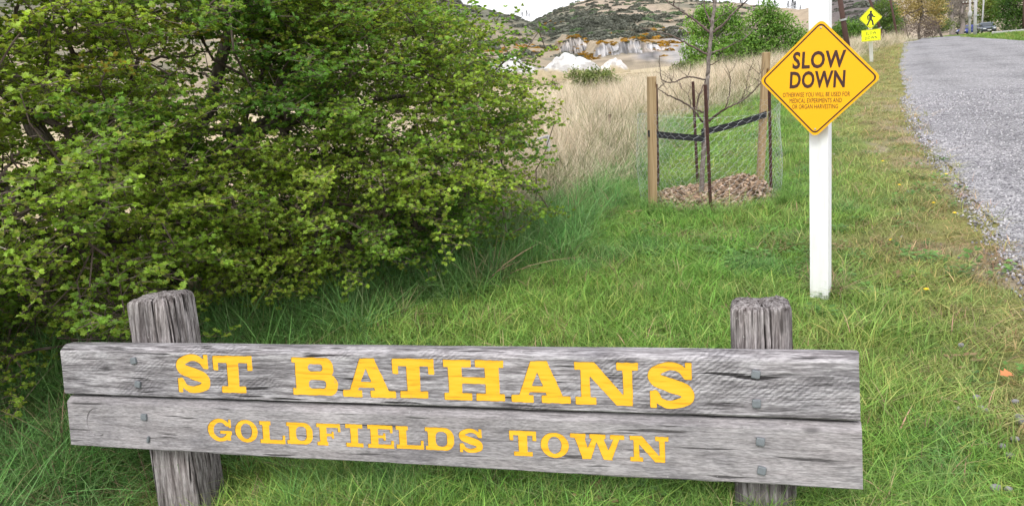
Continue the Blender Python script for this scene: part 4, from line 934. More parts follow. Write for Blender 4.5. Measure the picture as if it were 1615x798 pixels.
    for i in range(cnt - 1, n0 - 1, -1): wgt[par[i]] += wgt[i]
    i = np.arange(n0, cnt); r = np.clip(.0026 * np.sqrt(wgt[:cnt] + .5), .0026, .03)
    V, T = segs(NP[par[i]], NP[i], np.minimum(r[par[i]], r[i] * 1.35), r[i], 5)
    part('branch', (V, T), M_TWIG, root, kind='stuff')
    # leafy sprays
    px, py, dep = pj(allP); camd = np.linalg.norm(allP - CAM, axis=1); seen = (px > -60) & (px < 900) & (py > -60) & (py < 700)
    ns = len(allP); tone = fbm(allP * 1.3 + 5, 77, 3); spr_V = []
    score = np.where(seen & ~(np.hypot(0, 0) > 1), camd, 99.); front = np.zeros(ns, bool); front[np.argsort(score)[:280]] = True; front &= score < 90
    acc_hi, acc_tw, big = [], [], []
    for s in range(ns):
        p, o = allP[s], allO[s]; ax = nrm(A(o[0], o[1], o[2] * .35 + .02) + q.normal(0, .33, 3) * A(1, 1, .5)); L = q.uniform(.26, .48) * (.8 if isext[s] else 1)
        side = nrm(np.cross(ax, A(0, 0, 1))); nn_ = 10; t = np.linspace(-.25, 1, nn_)
        if isext[s]: t = np.linspace(-1., .1, nn_); L = .5
        droop = q.uniform(-.05, .16)
        main = p + ax * (t * L)[:, None] + A(0, 0, -1) * (droop * t ** 2 * np.sign(t) * L)[:, None] + q.normal(0, .006, (nn_, 3))
        K, KD = [], []; tw = [(main[:-1], main[1:])]
        for m in range(nn_):
            for sg in (-1, 1):
                if q.random() < .84:
                    ln = q.uniform(.05, .19) * (1.05 - .55 * m / nn_); dv = nrm(ax * q.uniform(.3, .9) + side * sg * q.uniform(.6, 1) + A(0, 0, q.normal(.12, .3)))
                    e = main[m] + dv * ln; tw.append((main[m][None], e[None])); K.append(e); KD.append(dv)
                    if ln > .09: K.append(main[m] + dv * ln * .5 + q.normal(0, .008, 3)); KD.append(dv)
            K.append(main[m] + q.normal(0, .006, 3)); KD.append(ax)
        K, KD = np.array(K), np.array(KD); nl = 6
        if not seen[s]: K, KD = K[::2], KD[::2]
        elif py[s] < 20 and px[s] > 540 and q.random() < .6: K, KD = K[::2], KD[::2]
        n = len(K); Pk = np.repeat(K, nl, 0); a = q.uniform(0, 6.28, n * nl); hd = np.stack([np.cos(a), np.sin(a), q.normal(.05, .38, n * nl)], -1)
        D = nrm(hd + np.repeat(KD, nl, 0) * .75); U = nrm(A(0, 0, 1) + .55 * np.array(o) + q.normal(0, .42, (n * nl, 3))); S = q.uniform(.015, .032, n * nl) * (1.0 if seen[s] else 1.7)
        # colour of this spray: older dark green to fresh yellow-green, a few with bronze tips
        f = np.clip((tone[s] - .5) * 2.4 + .45 + q.normal(0, .2) + .22 * (p[0] < -1.9) * (p[1] < 4.6), 0, 1); c = A(.130, .275, .042) * (1 - f) + A(.365, .500, .072) * f
        bz = (np.hypot((px[s] - 275) / 75, (py[s] - 58) / 28) < 1) or (np.hypot((px[s] - 185) / 40, (py[s] - 120) / 25) < 1)
        C = np.repeat(c * q.uniform(.7, 1.35, (n, 1)), nl, 0) * q.uniform(.75, 1.25, (n * nl, 1)); ty = q.random(n * nl) < .05 + .16 * f; C[ty] = A(.37, .41, .08) * q.uniform(.7, 1.1, (ty.sum(), 1))
        if bz and dep[s] < 5.6: m_ = q.random(n * nl) < .4; C[m_] = A(.46, .36, .06) * q.uniform(.7, 1.1, (m_.sum(), 1))
        lx, ly, ld = pj(Pk + D * S[:, None]); kk = ~((lx > 88) & (lx < 420) & (ly > 532)); Pk, D, U, S, C = Pk[kk], D[kk], U[kk], S[kk], C[kk]
        if not len(Pk): continue
        Lv, Lt, Lc = leaves(Pk, D, U, S, C, not front[s])
        Pa = np.concatenate([x for x, y in tw]); Pb = np.concatenate([y for x, y in tw])
        acc_hi.append((Lv, Lt, Lc)); acc_tw.append(segs(Pa, Pb, .0022, .0012, 3))
        if front[s]: big.append(np.c_[Pk, D, U, S, C])
    # the leaves that show largest are single parts, all the others one mass
    big = np.concatenate(big); bx, by, bd_ = pj(big[:, :3]); ok = (bx > 2) & (bx < 600) & (by > 2) & (by < 690) & ~((by > 540) & (bx > 90))
    sel = np.where(ok)[0]; sel = sel[np.argsort(-(big[sel, 9] / bd_[sel]))[:2400:8]][:290]
    protos = []
    for i_ in sel[:12]:
        me = raw_mesh('leaf', *LEAF_HI); setcol(me, np.repeat(big[i_:i_ + 1, 10:13], len(LEAF_HI[0]), 0)); me.materials.append(M_LEAF); protos.append(me)
    for k_, i_ in enumerate(sel):
        r_ = big[i_]; Dv = nrm(r_[3:6]); Xv = nrm(np.cross(Dv, r_[6:9])); Zv = np.cross(Xv, Dv); sc_ = r_[9] * 1.12; pv = r_[:3] - LOC[root] + Zv * .003
        o_ = bpy.data.objects.new('leaf', protos[k_ % 12]); COL.objects.link(o_); o_.parent = root
        o_.matrix_basis = Matrix(((Xv[0] * sc_, Dv[0] * sc_, Zv[0] * sc_, pv[0]), (Xv[1] * sc_, Dv[1] * sc_, Zv[1] * sc_, pv[1]), (Xv[2] * sc_, Dv[2] * sc_, Zv[2] * sc_, pv[2]), (0, 0, 0, 1)))
    V, T = merge([(a, b) for a, b, c in acc_hi]); part('foliage', (V, T), M_LEAF, root, col=np.concatenate([c for a, b, c in acc_hi]), kind='stuff')
    # weathered branches that show on the outside of the crown
    for d0, pl in ((3.35, [(-20, 412), (60, 395), (110, 372), (166, 336)]), (3.3, [(-10, 300), (15, 255), (40, 232)]), (3.6, [(85, 246), (105, 222), (128, 200)]), (3.5, [(0, 345), (30, 338), (70, 350)]), (4.4, [(200, 92), (280, 90), (342, 78)]), (4.3, [(318, 114), (342, 135), (354, 168)]), (4.2, [(361, 312), (378, 332), (386, 352)]),
                   (4.9, [(352, 212), (400, 200), (440, 176), (520, 138)]), (4.0, [(95, 140), (108, 110), (120, 85)]), (5.1, [(560, 240), (640, 228), (700, 236)]), (5.3, [(600, 130), (660, 122), (740, 126)]), (5.2, [(520, 320), (590, 326), (650, 318)]), (4.7, [(480, 60), (500, 30), (520, -10)]), (5.2, [(455, 462), (520, 440), (590, 432), (640, 410), (700, 386)])):
        P_ = np.array([at(x, y, d0 + .06 * i) for i, (x, y) in enumerate(pl)]); s_ = spline(P_, 14); s_[1:-1] += q.normal(0, .006, (len(s_) - 2, 3)); r_ = {4.9: .03, 5.2: .012, 4.0: .022}.get(d0, .009)
        part('branch', tube(s_, np.linspace(r_, r_ * .5, len(s_)), 7), M_TWIG if r_ < .025 else M_BARK, root, smooth=True)
    # bare grey twigs poking out
    bt = []
    for _ in range(420):
        s = q.integers(0, ns)
        if not seen[s]: continue
        ax = nrm(allO[s] * A(1, 1, .3) + q.normal(0, .6, 3)); ln = q.uniform(.15, .5); pts = allP[s] + ax * np.linspace(-.6, .6, 5)[:, None] * ln + np.cumsum(q.normal(0, .018, (5, 3)), 0)
        bt.append(tube(pts, np.linspace(.0045, .0015, 5), 4, False))
    part('twig', merge(acc_tw + bt), M_TWIG, root, kind='stuff')
bush()

# ------------------------------------------------------------------ lettering for the metal signs (built-in font, flat print)
def text_loops(txt, size, sx=1., bold=0., spacing=1.):
    cu = bpy.data.curves.new('txt', 'FONT'); cu.body = txt; cu.size = size; cu.align_x = 'CENTER'; cu.align_y = 'CENTER'; cu.offset = bold; cu.space_character = spacing; cu.resolution_u = 3
    o = bpy.data.objects.new('txt', cu); COL.objects.link(o); me = bpy.data.meshes.new_from_object(o.evaluated_get(bpy.context.evaluated_depsgraph_get())); bpy.data.objects.remove(o)
    bm = bmesh.new(); bm.from_mesh(me); bmesh.ops.triangulate(bm, faces=bm.faces); bm.verts.index_update()
    V = np.array([v.co[:] for v in bm.verts]); T = np.array([[v.index for v in f.verts] for f in bm.faces]); bm.free()
    V[:, 0] -= (V[:, 0].min() + V[:, 0].max()) / 2; V[:, 1] -= (V[:, 1].min() + V[:, 1].max()) / 2; V[:, 0] *= sx; return V, T
def round_poly(P, r, n=6):
    P = np.array(P, float); out = []
    for i in range(len(P)):
        a, b, c = P[i - 1], P[i], P[(i + 1) % len(P)]; u, v = nrm(a - b), nrm(c - b); half = math.acos(np.clip(u @ v, -1, 1)) / 2; L = r / math.tan(half)
        p0, p1, ce = b + u * L, b + v * L, b + nrm(u + v) * (r / math.sin(half)); a0 = math.atan2(*(p0 - ce)[::-1]); a1 = math.atan2(*(p1 - ce)[::-1])
        da = (a1 - a0 + math.pi) % (2 * math.pi) - math.pi
        out += [ce + r * A(math.cos(a0 + da * t), math.sin(a0 + da * t)) for t in np.linspace(0, 1, n)]
    return np.array(out)
def plate(P, th):                                             # outline -> solid, front at z=0
    n = len(P); V = np.r_[np.c_[P, np.zeros(n)], np.c_[P, np.full(n, -th)], [[*P.mean(0), 0], [*P.mean(0), -th]]]; i = np.arange(n); j = (i + 1) % n
    return V, np.r_[np.stack([i, j, i * 0 + 2 * n], -1), np.stack([n + j, n + i, i * 0 + 2 * n + 1], -1), np.stack([i, n + i, n + j], -1), np.stack([i, n + j, j], -1)]
def band(P, Q, z):                                            # flat ring between two outlines
    n = len(P); V = np.r_[np.c_[P, np.full(n, z)], np.c_[Q, np.full(n, z)]]; i = np.arange(n); j = (i + 1) % n
    return V, tris(np.stack([i, j, n + j, n + i], -1))
def frame(VT, c, X, Yv):
    V, T = VT; Zv = np.cross(X, Yv); return np.asarray(c) + V[:, :1] * X + V[:, 1:2] * Yv + V[:, 2:] * Zv, T
DIA = lambda s, r: round_poly([(0, s), (-s, 0), (0, -s), (s, 0)], r)

def slow_sign():
    ax = A(1.744, 4.173, 0); nF = nrm(A(-.551, -.832, 0)); X = A(nF[1] * -1, nF[0], 0); X = X if X[0] > 0 else -X
    root = thing('white_post', 'square white painted timber post carrying the orange diamond sign', 'post', ax)
    V, T = bev(box(A(0, 0, 1.25), .049, .049, 1.55), .006, 2); k_ = V[:, 2] < .0
    V = np.c_[V[:, 0] - .018 * (V[:, 2] - 1), V[:, 1], V[:, 2]]
    R = np.stack([X, -nF, A(0, 0, 1)]); part('shaft', (ax + np.c_[V[:, 0], V[:, 1]] @ R[:2] + V[:, 2:] * A(0, 0, 1), T), M_WHITE, root)
    c = A(1.700, 4.107, 1.241); Xs = nrm(A(.833, -.553, -.026)); Ys = -nrm(A(-.06, -.043, -.997)); Ys = nrm(Ys - Xs * (Ys @ Xs)); s = .311
    c = c + .004 * nF
    sg = thing('diamond_sign', 'orange diamond warning sign reading SLOW DOWN with small print, on the white post', 'road sign', c)
    P = DIA(s * .985, .028); part('plate', frame(plate(P, .0025), c, Xs, Ys), M_SIGN, sg)
    part('border', frame(band(DIA(s * .937, .024), DIA(s * .905, .021), .0012), c, Xs, Ys), M_SIGNINK, sg)
    off = np.cross(Xs, Ys) * .0013
    L = [('SLOW', .086, .755, .0034, .112 - .012, 1.08), ('DOWN', .086, .69, .0034, .010 - .012, 1.06), ('OTHERWISE YOU WILL BE USED FOR', .0240, .60, .0, -.080, 1.03), ('MEDICAL EXPERIMENTS AND', .0240, .60, .0, -.1115, 1.03), ('OR ORGAN HARVESTING', .0240, .60, .0, -.143, 1.03)]
    for t, sz, sx, bo, y, sp in L:
        V, T = text_loops(t, sz * 1.38, sx, bo, sp); V[:, 1] += y; V[:, 0] += y * .03 - .004; part('lettering', frame((V, T), c + off, Xs, Ys), M_SIGNINK, sg)
    for y in (.262, -.262):
        part('rivet', frame(lathe_blob((0, y, .001), (.0055, .0055, .003), 5, 8, 1, .02), c, Xs, Ys), M_GALV, sg, smooth=True)
slow_sign()

def ped_sign():
    c = atY(1373.2, 28.9, 31.05); Xs = nrm(A(.986, -.165, 0)); n = nrm(A(-.16, -.985, .08)); Ys = nrm(np.cross(n, Xs)); Ys = Ys if Ys[2] > 0 else -Ys; Z = np.cross(Xs, Ys)
    base = gr(1374.6, 98.0); lean = nrm(c - A(0, 0, 0) - Z * .09 - base); top = c - Z * .09 - A(0, 0, .05)
    root = thing('crossing_sign', 'yellow green pedestrian diamond above a SLOW DOWN plate on a thin white post', 'road sign', base)
    V, T = bev(box((0, 0, 0), .062, .05, 1), .012, 1); V = base - A(0, 0, .1) + np.c_[V[:, 0], V[:, 1]] @ np.stack([Xs, -Z]) + (V[:, 2:] * .5 + .5) * (top - base + A(0, 0, .1)); part('post', (V, T), M_WHITE, root)
    s = .433; part('plate', frame(plate(DIA(s, .06), .004), c, Xs, Ys), M_PED, root)
    part('border', frame(band(DIA(s * .95, .05), DIA(s * .905, .045), .003), c, Xs, Ys), M_INK, root)
    J = dict(neck=(0, .145), hip=(-.005, -.02), lk=(-.055, -.115), lf=(-.105, -.225), rk=(.06, -.11), rf=(.075, -.225), le=(-.10, .06), lh=(-.085, -.045), re=(.075, .05), rh=(.135, .03), sh=(-.045, .125), sh2=(.045, .125))
    X, Y = np.meshgrid(np.linspace(-.25, .25, 90), np.linspace(-.3, .3, 108)); q = lambda *l: sd_line(X, Y, [J[a] for a in l], .055)
    f = np.minimum.reduce([np.hypot(X - .005, Y - .205) - .043, sd_line(X, Y, [(0, .12), (-.005, -.02)], .10), q('hip', 'lk', 'lf'), q('hip', 'rk', 'rf'), q('sh', 'le', 'lh') + .006, q('sh2', 're', 'rh') + .006])
    V, T = outline_mesh(contours(np.linspace(-.25, .25, 90), np.linspace(-.3, .3, 108), f), 0, .003); V[:, :2] *= 1.13; part('walking_figure', frame((V, T), c + Z * .001, Xs, Ys), M_INK, root)
    c2 = atY(1373.8, 56.2, 31.05); a = math.radians(1.5); X2 = nrm(Xs + .022 * Ys); Y2 = nrm(np.cross(Z, X2))
    P = round_poly([(-.36, .222), (-.36, -.222), (.36, -.222), (.36, .222)], .03); part('lower_plate', frame(plate(P, .004), c2, X2, Y2), M_PED, root, label='rectangular plate reading SLOW DOWN')
    inn = lambda k_: P * A(1 - k_ / .375, 1 - k_ / .235)
    part('border', frame(band(inn(.014), inn(.026), .003), c2, X2, Y2), M_INK, root)
    for t, y in (('SLOW', .085), ('DOWN', -.095)):
        V, T = text_loops(t, .16, .8, .002, 1.2); V[:, 1] += y; part('lettering', frame((V, T), c2 + Z * .004, X2, Y2), M_INK, root)
ped_sign()

# ------------------------------------------------------------------ young tree in its guard
def guard():
    def stake(bx, by, tx, ty, w_, label):
        b = gr(bx, by); t = atY(tx, ty, b[1]); h = t - b; V, T = bev(box((0, 0, 0), w_, w_, .5), .003, 1)
        q = np.random.default_rng(int(bx)); yw = q.uniform(-.2, .2); ca, sa = math.cos(yw), math.sin(yw); V = np.c_[V[:, 0] * ca - V[:, 1] * sa, V[:, 0] * sa + V[:, 1] * ca, V[:, 2]]
        W_ = b - .1 * h + np.c_[V[:, :2], V[:, 2] * 0] + (V[:, 2:] + .5) * h * 1.1
        solo('timber_stake', (W_, T), M_STAKE, label, 'stake', b, 'timber stakes of the tree guard'); return b, t
    bL, tL = stake(1029.5, 329, 1027.5, 121, .034, 'left pale timber stake of the tree guard, beside the dry straw')
    bR, tR = stake(1198.5, 293, 1208.5, 83, .033, 'right pale timber stake of the tree guard, half behind the orange sign')
    def rod_(bx, by, tx, ty, label):
        b = gr(bx, by); t = atY(tx, ty, b[1]); d = t - b; L = []
        for k_ in range(3):
            a = k_ * 2.094 + .5; L.append(box((.008 * math.cos(a), .008 * math.sin(a), .5), .008, .0024, .5, A(math.cos(a), math.sin(a), 0), A(-math.sin(a), math.cos(a), 0)))
        V, T = merge(L); W_ = b - .08 * d + np.c_[V[:, :2], V[:, 2] * 0] + V[:, 2:] * d * 1.08
        solo('steel_post', (W_, T), M_RUST, label, 'steel post', b, 'rusty steel posts of the tree guard')
    rod_(1121.5, 336, 1112.5, 134, 'rusty steel post at the front of the tree guard, before the sapling')
    rod_(1100.5, 291, 1093, 129, 'thin rusty steel post at the back of the tree guard, left of the sapling trunk')
    rod_(1038.5, 305, 1035, 133, 'rusty steel post just right of the left timber stake')
    rod_(1216.5, 306, 1213.5, 132, 'rusty steel post at the right edge of the netting, partly behind the orange sign')
    # sapling, drawn branch by branch
    tb = gr(1106, 318); Y0 = tb[1]; root = thing('sapling', 'young bare tree with thin grey trunk tied inside the wire guard', 'young tree', tb)
    def br(pts, r0_, r1_, name, dy):
        n = len(pts); P = np.array([atY(x, y, Y0 + dy * i / max(1, n - 1)) for i, (x, y) in enumerate(pts)]); s = spline(P, 8 * n) ; q = np.random.default_rng(int(pts[0][0] * 7 + pts[-1][1]))
        s[1:-1] += q.normal(0, .0025, (len(s) - 2, 3)); part(name, tube(s, np.linspace(r0_, r1_, len(s)), 7), M_SAPLING if name == 'trunk' else M_TWIG, root, smooth=True)
    br([(1105, 330), (1107, 280), (1110, 225), (1114, 170), (1116, 120), (1120, 70), (1124, 30), (1128, 0), (1131, -50), (1134, -95)], .026, .011, 'trunk', .0)
    Bs = [([(1109, 193), (1090, 170), (1070, 158), (1053, 150), (1038, 141)], .007, -.25), ([(1118, 191), (1132, 180), (1144, 172), (1165, 162), (1185, 148), (1200, 130)], .008, -.3), ([(1144, 171), (1150, 150), (1152, 128), (1150, 116)], .004, -.1),
          ([(1168, 160), (1176, 140), (1181, 112)], .003, -.1), ([(1111, 178), (1099, 172), (1103, 150), (1112, 130), (1117, 110)], .006, .2), ([(1113, 126), (1085, 122), (1062, 130), (1045, 127), (1041, 112), (1040, 88)], .005, -.3), ([(1043, 128), (1052, 140), (1060, 128)], .002, 0),
          ([(1119, 88), (1100, 78), (1078, 66), (1058, 56), (1040, 52), (1010, 44)], .007, .3), ([(1119, 52), (1108, 42), (1090, 28), (1070, 14), (1052, 3), (1040, -12)], .008, .3), ([(1062, 9), (1064, -4), (1068, -20)], .004, 0), ([(1123, 52), (1140, 40), (1156, 22), (1170, 9), (1184, -6), (1200, -30)], .008, -.3),
          ([(1122, 38), (1114, 22), (1111, 12), (1112, -8)], .006, .2), ([(1124, 34), (1119, 12)], .003, 0), ([(1120, 84), (1140, 78), (1160, 68), (1178, 58), (1192, 40)], .005, .3), ([(1126, 36), (1140, 24), (1152, 20)], .003, .2), ([(1118, 105), (1135, 95), (1160, 85)], .003, -.2),
          ([(1185, 148), (1195, 135), (1198, 118)], .0025, 0), ([(1090, 170), (1085, 150), (1075, 140)], .0025, .1), ([(1128, -2), (1140, -30), (1160, -60)], .007, .1), ([(1127, 6), (1112, -30), (1100, -60)], .006, .1)]
    qq = np.random.default_rng(9)
    for pts, r_, dy in list(Bs):                                   # fine side twigs
        for _ in range(3 if len(pts) > 2 else 1):
            i_ = qq.integers(1, len(pts)); x0_, y0_ = pts[i_]; a_ = qq.uniform(-2.6, -.5); l_ = qq.uniform(14, 34); Bs.append(([(x0_, y0_), (x0_ + l_ * .5 * math.cos(a_), y0_ + l_ * .5 * math.sin(a_) + 1), (x0_ + l_ * math.cos(a_ - .15), y0_ + l_ * math.sin(a_ - .15))], .0018, dy))
    for pts, r_, dy in Bs: br(pts, r_ * 1.5, r_ * .55, 'branch', dy)
    # black webbing ties
    def strap(p0, p1, sag, label):
        n = 14; t = np.linspace(0, 1, n)[:, None]; mid = p0 + (p1 - p0) * t - A(0, 0, sag) * (4 * t * (1 - t)); w_ = .030; nrm_ = A(0, -.003, 0)
        V = np.concatenate([mid + A(0, 0, w_) + nrm_, mid - A(0, 0, w_) + nrm_, mid - A(0, 0, w_) - nrm_, mid + A(0, 0, w_) - nrm_]); i = np.arange(n - 1); Q = []
        for a in range(4): b = (a + 1) % 4; Q.append(np.stack([a * n + i, a * n + i + 1, b * n + i + 1, b * n + i], -1))
        solo('tie_strap', (V, tris(np.concatenate(Q))), M_STRAP, label, 'strap', p0, 'black ties holding the sapling')
    yt = Y0 - .035; q1, q2 = atY(1022, 211, bL[1] - .038), atY(1111, 219, yt)
    strap(q1, q2, .002, 'left black webbing tie from the left stake to the sapling')
    strap(atY(1106, 209, yt - .006), atY(1209, 180, bR[1] - .036), .014, 'right black webbing tie sagging up to the right stake')
    # chicken wire
    c = A(1.96, 7.2, 0); Rn, cell, rows = .64, .044, 21; nc = int(2 * math.pi * Rn / (cell * .92)); nc += nc % 2; q = np.random.default_rng(5)
    def wp(i, z):
        a = i / nc * 2 * math.pi; rr = Rn * (1 + .05 * np.sin(3 * a + .6) + .03 * np.sin(5 * a) + .02 * np.sin(z * 7 + a * 4)); return np.stack([c[0] + rr * 1.03 * np.cos(a), c[1] + rr * .93 * np.sin(a), .0 + z * (1 + .03 * np.sin(2 * a + 1))], -1)
    S, E2 = [], []
    hh = cell * .9
    for r in range(rows):
        i = np.arange(r % 2, nc + r % 2, 2); z0 = .02 + r * hh; z1 = z0 + hh * .45
        jit = lambda a: a + q.normal(0, .0035, a.shape)
        lo_, hi_ = wp(i, np.full(len(i), z0)), wp(i, np.full(len(i), z1)); S.append(lo_); E2.append(hi_)
        up_l, up_r = wp(i - 1, np.full(len(i), z0 + hh)), wp(i + 1, np.full(len(i), z0 + hh)); S += [hi_, hi_]; E2 += [up_l, up_r]
    a = np.arange(0, nc + 1, 1); rim = wp(a, np.full(nc + 1, .02 + rows * hh)); S.append(rim[:-1]); E2.append(rim[1:])
    S, E2 = np.concatenate(S), np.concatenate(E2); S[:, 2] += height(S[:, 0], S[:, 1]); E2[:, 2] += height(E2[:, 0], E2[:, 1])
    solo('wire_netting', segs(S, E2, .0007, .0007, 3), M_WIRE, 'round cage of galvanised chicken wire around the sapling', 'netting', (1.96, 7.2, 0))
    # bark mulch heap
    n = 2300; rr = np.sqrt(q.random(n)) * .58; a = q.uniform(0, 6.28, n); x, y = c[0] + rr * np.cos(a) * 1.02, c[1] + rr * np.sin(a) * .93
    hm = .05 + .13 * np.exp(-(((x - 2.28) / .25) ** 2 + ((y - 7.25) / .3) ** 2)) + .05 * np.exp(-(((x - 1.65) / .25) ** 2 + ((y - 7.2) / .3) ** 2)); hm *= sstep(.62, .45, rr)
    L, C = [], []
    for k_ in range(n):
        V, T = box((0, 0, 0), q.uniform(.010, .036), q.uniform(.007, .022), q.uniform(.0025, .007)); V = V + q.normal(0, .004, V.shape) * A(1.2, 1.2, .6)
        e = q.uniform(-.7, .7, 2); yw = q.uniform(0, 6.28); M3 = np.array((Matrix.Rotation(yw, 3, 'Z') @ Matrix.Rotation(e[0], 3, 'X') @ Matrix.Rotation(e[1], 3, 'Y')))
        L.append((V @ M3.T + A(x[k_], y[k_], hgt1(x[k_], y[k_]) + hm[k_] + q.uniform(-.015, .012)), T)); cc = A(.30, .215, .150) * q.uniform(.4, 1.4)
        if q.random() < .25: cc = A(.44, .345, .27) * q.uniform(.7, 1.15)
        C.append(np.repeat(cc[None], len(V), 0))
    V, T = merge(L); solo('bark_mulch', (V, T), M_MULCH, loc=(1.96, 7.2, 0), kind='stuff', col=np.concatenate(C))
    g = np.linspace(-1, 1, 40); U, Vv = np.meshgrid(g, g); x, y = c[0] + U * .6, c[1] + Vv * .56; rr = np.hypot(U, Vv)
    hm = .04 + .12 * np.exp(-(((x - 2.28) / .25) ** 2 + ((y - 7.25) / .3) ** 2)) + .045 * np.exp(-(((x - 1.65) / .25) ** 2 + ((y - 7.2) / .3) ** 2))
    z = height(x.ravel(), y.ravel()).reshape(x.shape) + hm * sstep(.95, .7, rr) - .03 * sstep(.85, 1, rr); i = np.arange(39)[:, None] * 40; j = np.arange(39)[None]
    solo('mulch_bed', (np.c_[x.ravel(), y.ravel(), z.ravel()], np.stack([i + j, i + j + 1, i + 41 + j, i + 40 + j], -1).reshape(-1, 4)), M_MULCH, loc=(1.96, 7.2, 0), kind='structure', col=np.full((1600, 3), .1) * A(1.4, 1.05, .8))
guard()

# ------------------------------------------------------------------ trees and shrubs further off
def clumps(centres, radii, n, size, cols, q, flat=.0, gap=.45):
    """leaf-sized faces gathered in sprays through the volume of several lobes"""
    w_ = np.prod(radii, 1) ** .75; w_ = w_ / w_.sum(); ks = max(10, n // 14); li = q.choice(len(centres), ks, p=w_)
    d = nrm(q.normal(size=(ks, 3))); rad = (.35 + .65 * q.random((ks, 1)) ** .5) * (.72 + .56 * fbm(d * 2.1 + li[:, None] * 7.7, 5, 3)[:, None])
    K = centres[li] + d * rad * radii[li]; keep = fbm(K * (1.1 / radii.mean()) + 3, 9, 3) > gap - .16; K, d = K[keep], d[keep]; tone = fbm(K * (1.6 / radii.mean()), 12, 3)
    m = 14; sp = size * 2.6; P = np.repeat(K, m, 0) + q.normal(0, sp, (len(K) * m, 3)) * A(1, 1, .7); nn = len(P)
    D = nrm(q.normal(size=(nn, 3)) + np.repeat(d, m, 0) * .7 + A(0, 0, -.15)); U = nrm(A(0, 0, 1) + np.repeat(d, m, 0) * .6 + q.normal(0, .5, (nn, 3))); S = size * q.uniform(.7, 1.5, nn)
    f = np.clip((np.repeat(tone, m) - .5) * 3 + .5 + q.normal(0, .18, nn), 0, 1)[:, None]
    C = (np.asarray(cols[0]) * (1 - f) + np.asarray(cols[1]) * f) * q.uniform(.7, 1.3, (nn, 1))
    X = nrm(np.cross(D, U)); V = np.stack([P - D * S[:, None], P + X * S[:, None] * .5, P + D * S[:, None], P - X * S[:, None] * .5], 1).reshape(-1, 3)
    T = (np.arange(nn)[:, None, None] * 4 + np.array([(0, 1, 2), (0, 2, 3)])[None]).reshape(-1, 3)
    return (V, T), np.repeat(C, 4, 0), K
def tree(name, label, cat, base, lobes, d, n, size, cols, group=None, bark=None, bare=False, trunk_r=None, seed=1, depth=.8, gap=.45):
    """lobes: crown lobes as (px, py, radius px) seen at distance d, base: where the trunk meets the ground"""
    q = np.random.default_rng(seed); C = np.array([at(x, y, d) + A(0, q.normal(0, .25) * r * d / FPX, 0) for x, y, r in lobes]); R = np.array([A(1, depth, .92) * r * d / FPX for x, y, r in lobes])
    b = np.array(base, float); b[2] = hgt1(b[0], b[1]) - .05
    root = thing(name, label, cat, b, group); Hh = C[:, 2].max() - b[2]; tr = trunk_r or max(.03, .028 * Hh)
    top = np.array([C[:, 0].mean(), C[:, 1].mean(), b[2] + Hh * .72]); s = spline([b, b + (top - b) * .35 + q.normal(0, .03 * Hh, 3) * A(1, 1, 0), b + (top - b) * .7 + q.normal(0, .03 * Hh, 3) * A(1, 1, 0), top], 14)
    bk = bark or M_BARK; part('trunk', tube(s, np.linspace(tr, tr * .35, len(s)), 8), bk, root, smooth=True)
    if bare: K = None
    else:
        VT, col, K = clumps(C, R, n, size, cols, q, gap=gap); part('crown', VT, M_TREE, root, col=col, kind='stuff')
    L = []
    for c, r in zip(C, R):
        p0 = s[int(len(s) * q.uniform(.3, .8))]; e = c + q.normal(0, .2, 3) * r; m_ = (p0 + e) / 2 - A(0, 0, .08 * np.linalg.norm(e - p0)); pl = spline([p0, m_, e], 8); L.append(tube(pl, np.linspace(tr * .4, tr * .1, len(pl)), 5, False))
        for _ in range(7 if not bare else 26):
            p1 = pl[q.integers(2, len(pl))]; e2 = c + nrm(q.normal(size=3) + A(0, 0, .35)) * r * q.uniform(.5, 1.05); mm = (p1 + e2) / 2 + q.normal(0, .08, 3) * r; pl2 = spline([p1, mm, e2], 6); L.append(tube(pl2, np.linspace(tr * .14, tr * .03, len(pl2)), 4, False))
            if bare:
                for _ in range(9):
                    p3 = pl2[q.integers(1, len(pl2))]; e3 = p3 + nrm(q.normal(size=3) + A(0, 0, .5)) * r * q.uniform(.12, .4); L.append((np.array([p3 - A(tr * .03, 0, 0), p3 + A(tr * .03, 0, 0), e3]), np.array([(0, 1, 2)])))
    part('limbs', merge(L), bk, root, kind='stuff')
    return root
G1, G2 = A(.062, .150, .020), A(.150, .290, .040)
def G(x, y): return gr(x, y)
tree('green_tree', 'bushy bright green tree left of the sapling top, below the hill', 'tree', at(1128, 118, 40), [(1108, 42, 27), (1138, 28, 25), (1112, 22, 16), (1152, 58, 30), (1105, 82, 26), (1090, 96, 14), (1128, 90, 28), (1155, 95, 22), (1085, 72, 12)], 40, 12000, .062, (A(.09, .20, .028), A(.22, .40, .06)), seed=3, gap=.42)
tree('green_tree', 'taller green tree between the sapling and the orange diamond sign', 'tree', at(1208, 112, 38), [(1210, 22, 17), (1190, 30, 16), (1232, 38, 20), (1205, 62, 28), (1180, 78, 24), (1230, 80, 26), (1255, 60, 20), (1245, 98, 20), (1268, 70, 16)], 38, 12500, .062, (A(.085, .19, .032), A(.20, .36, .06)), seed=5, gap=.42)
tree('olive_shrub', 'low olive green shrub at the foot of the bushy tree, behind the wire guard', 'shrub', at(1080, 126, 34), [(1080, 112, 18), (1065, 120, 11), (1100, 118, 14)], 34, 2600, .045, (A(.075, .115, .03), A(.15, .2, .05)), seed=6)
tree('olive_shrub', 'twiggy grey green shrub in the straw right behind the sapling trunk', 'shrub', at(1150, 124, 32), [(1150, 104, 22), (1130, 115, 16), (1172, 112, 16)], 32, 2800, .04, (A(.07, .10, .035), A(.14, .18, .06)), seed=7)
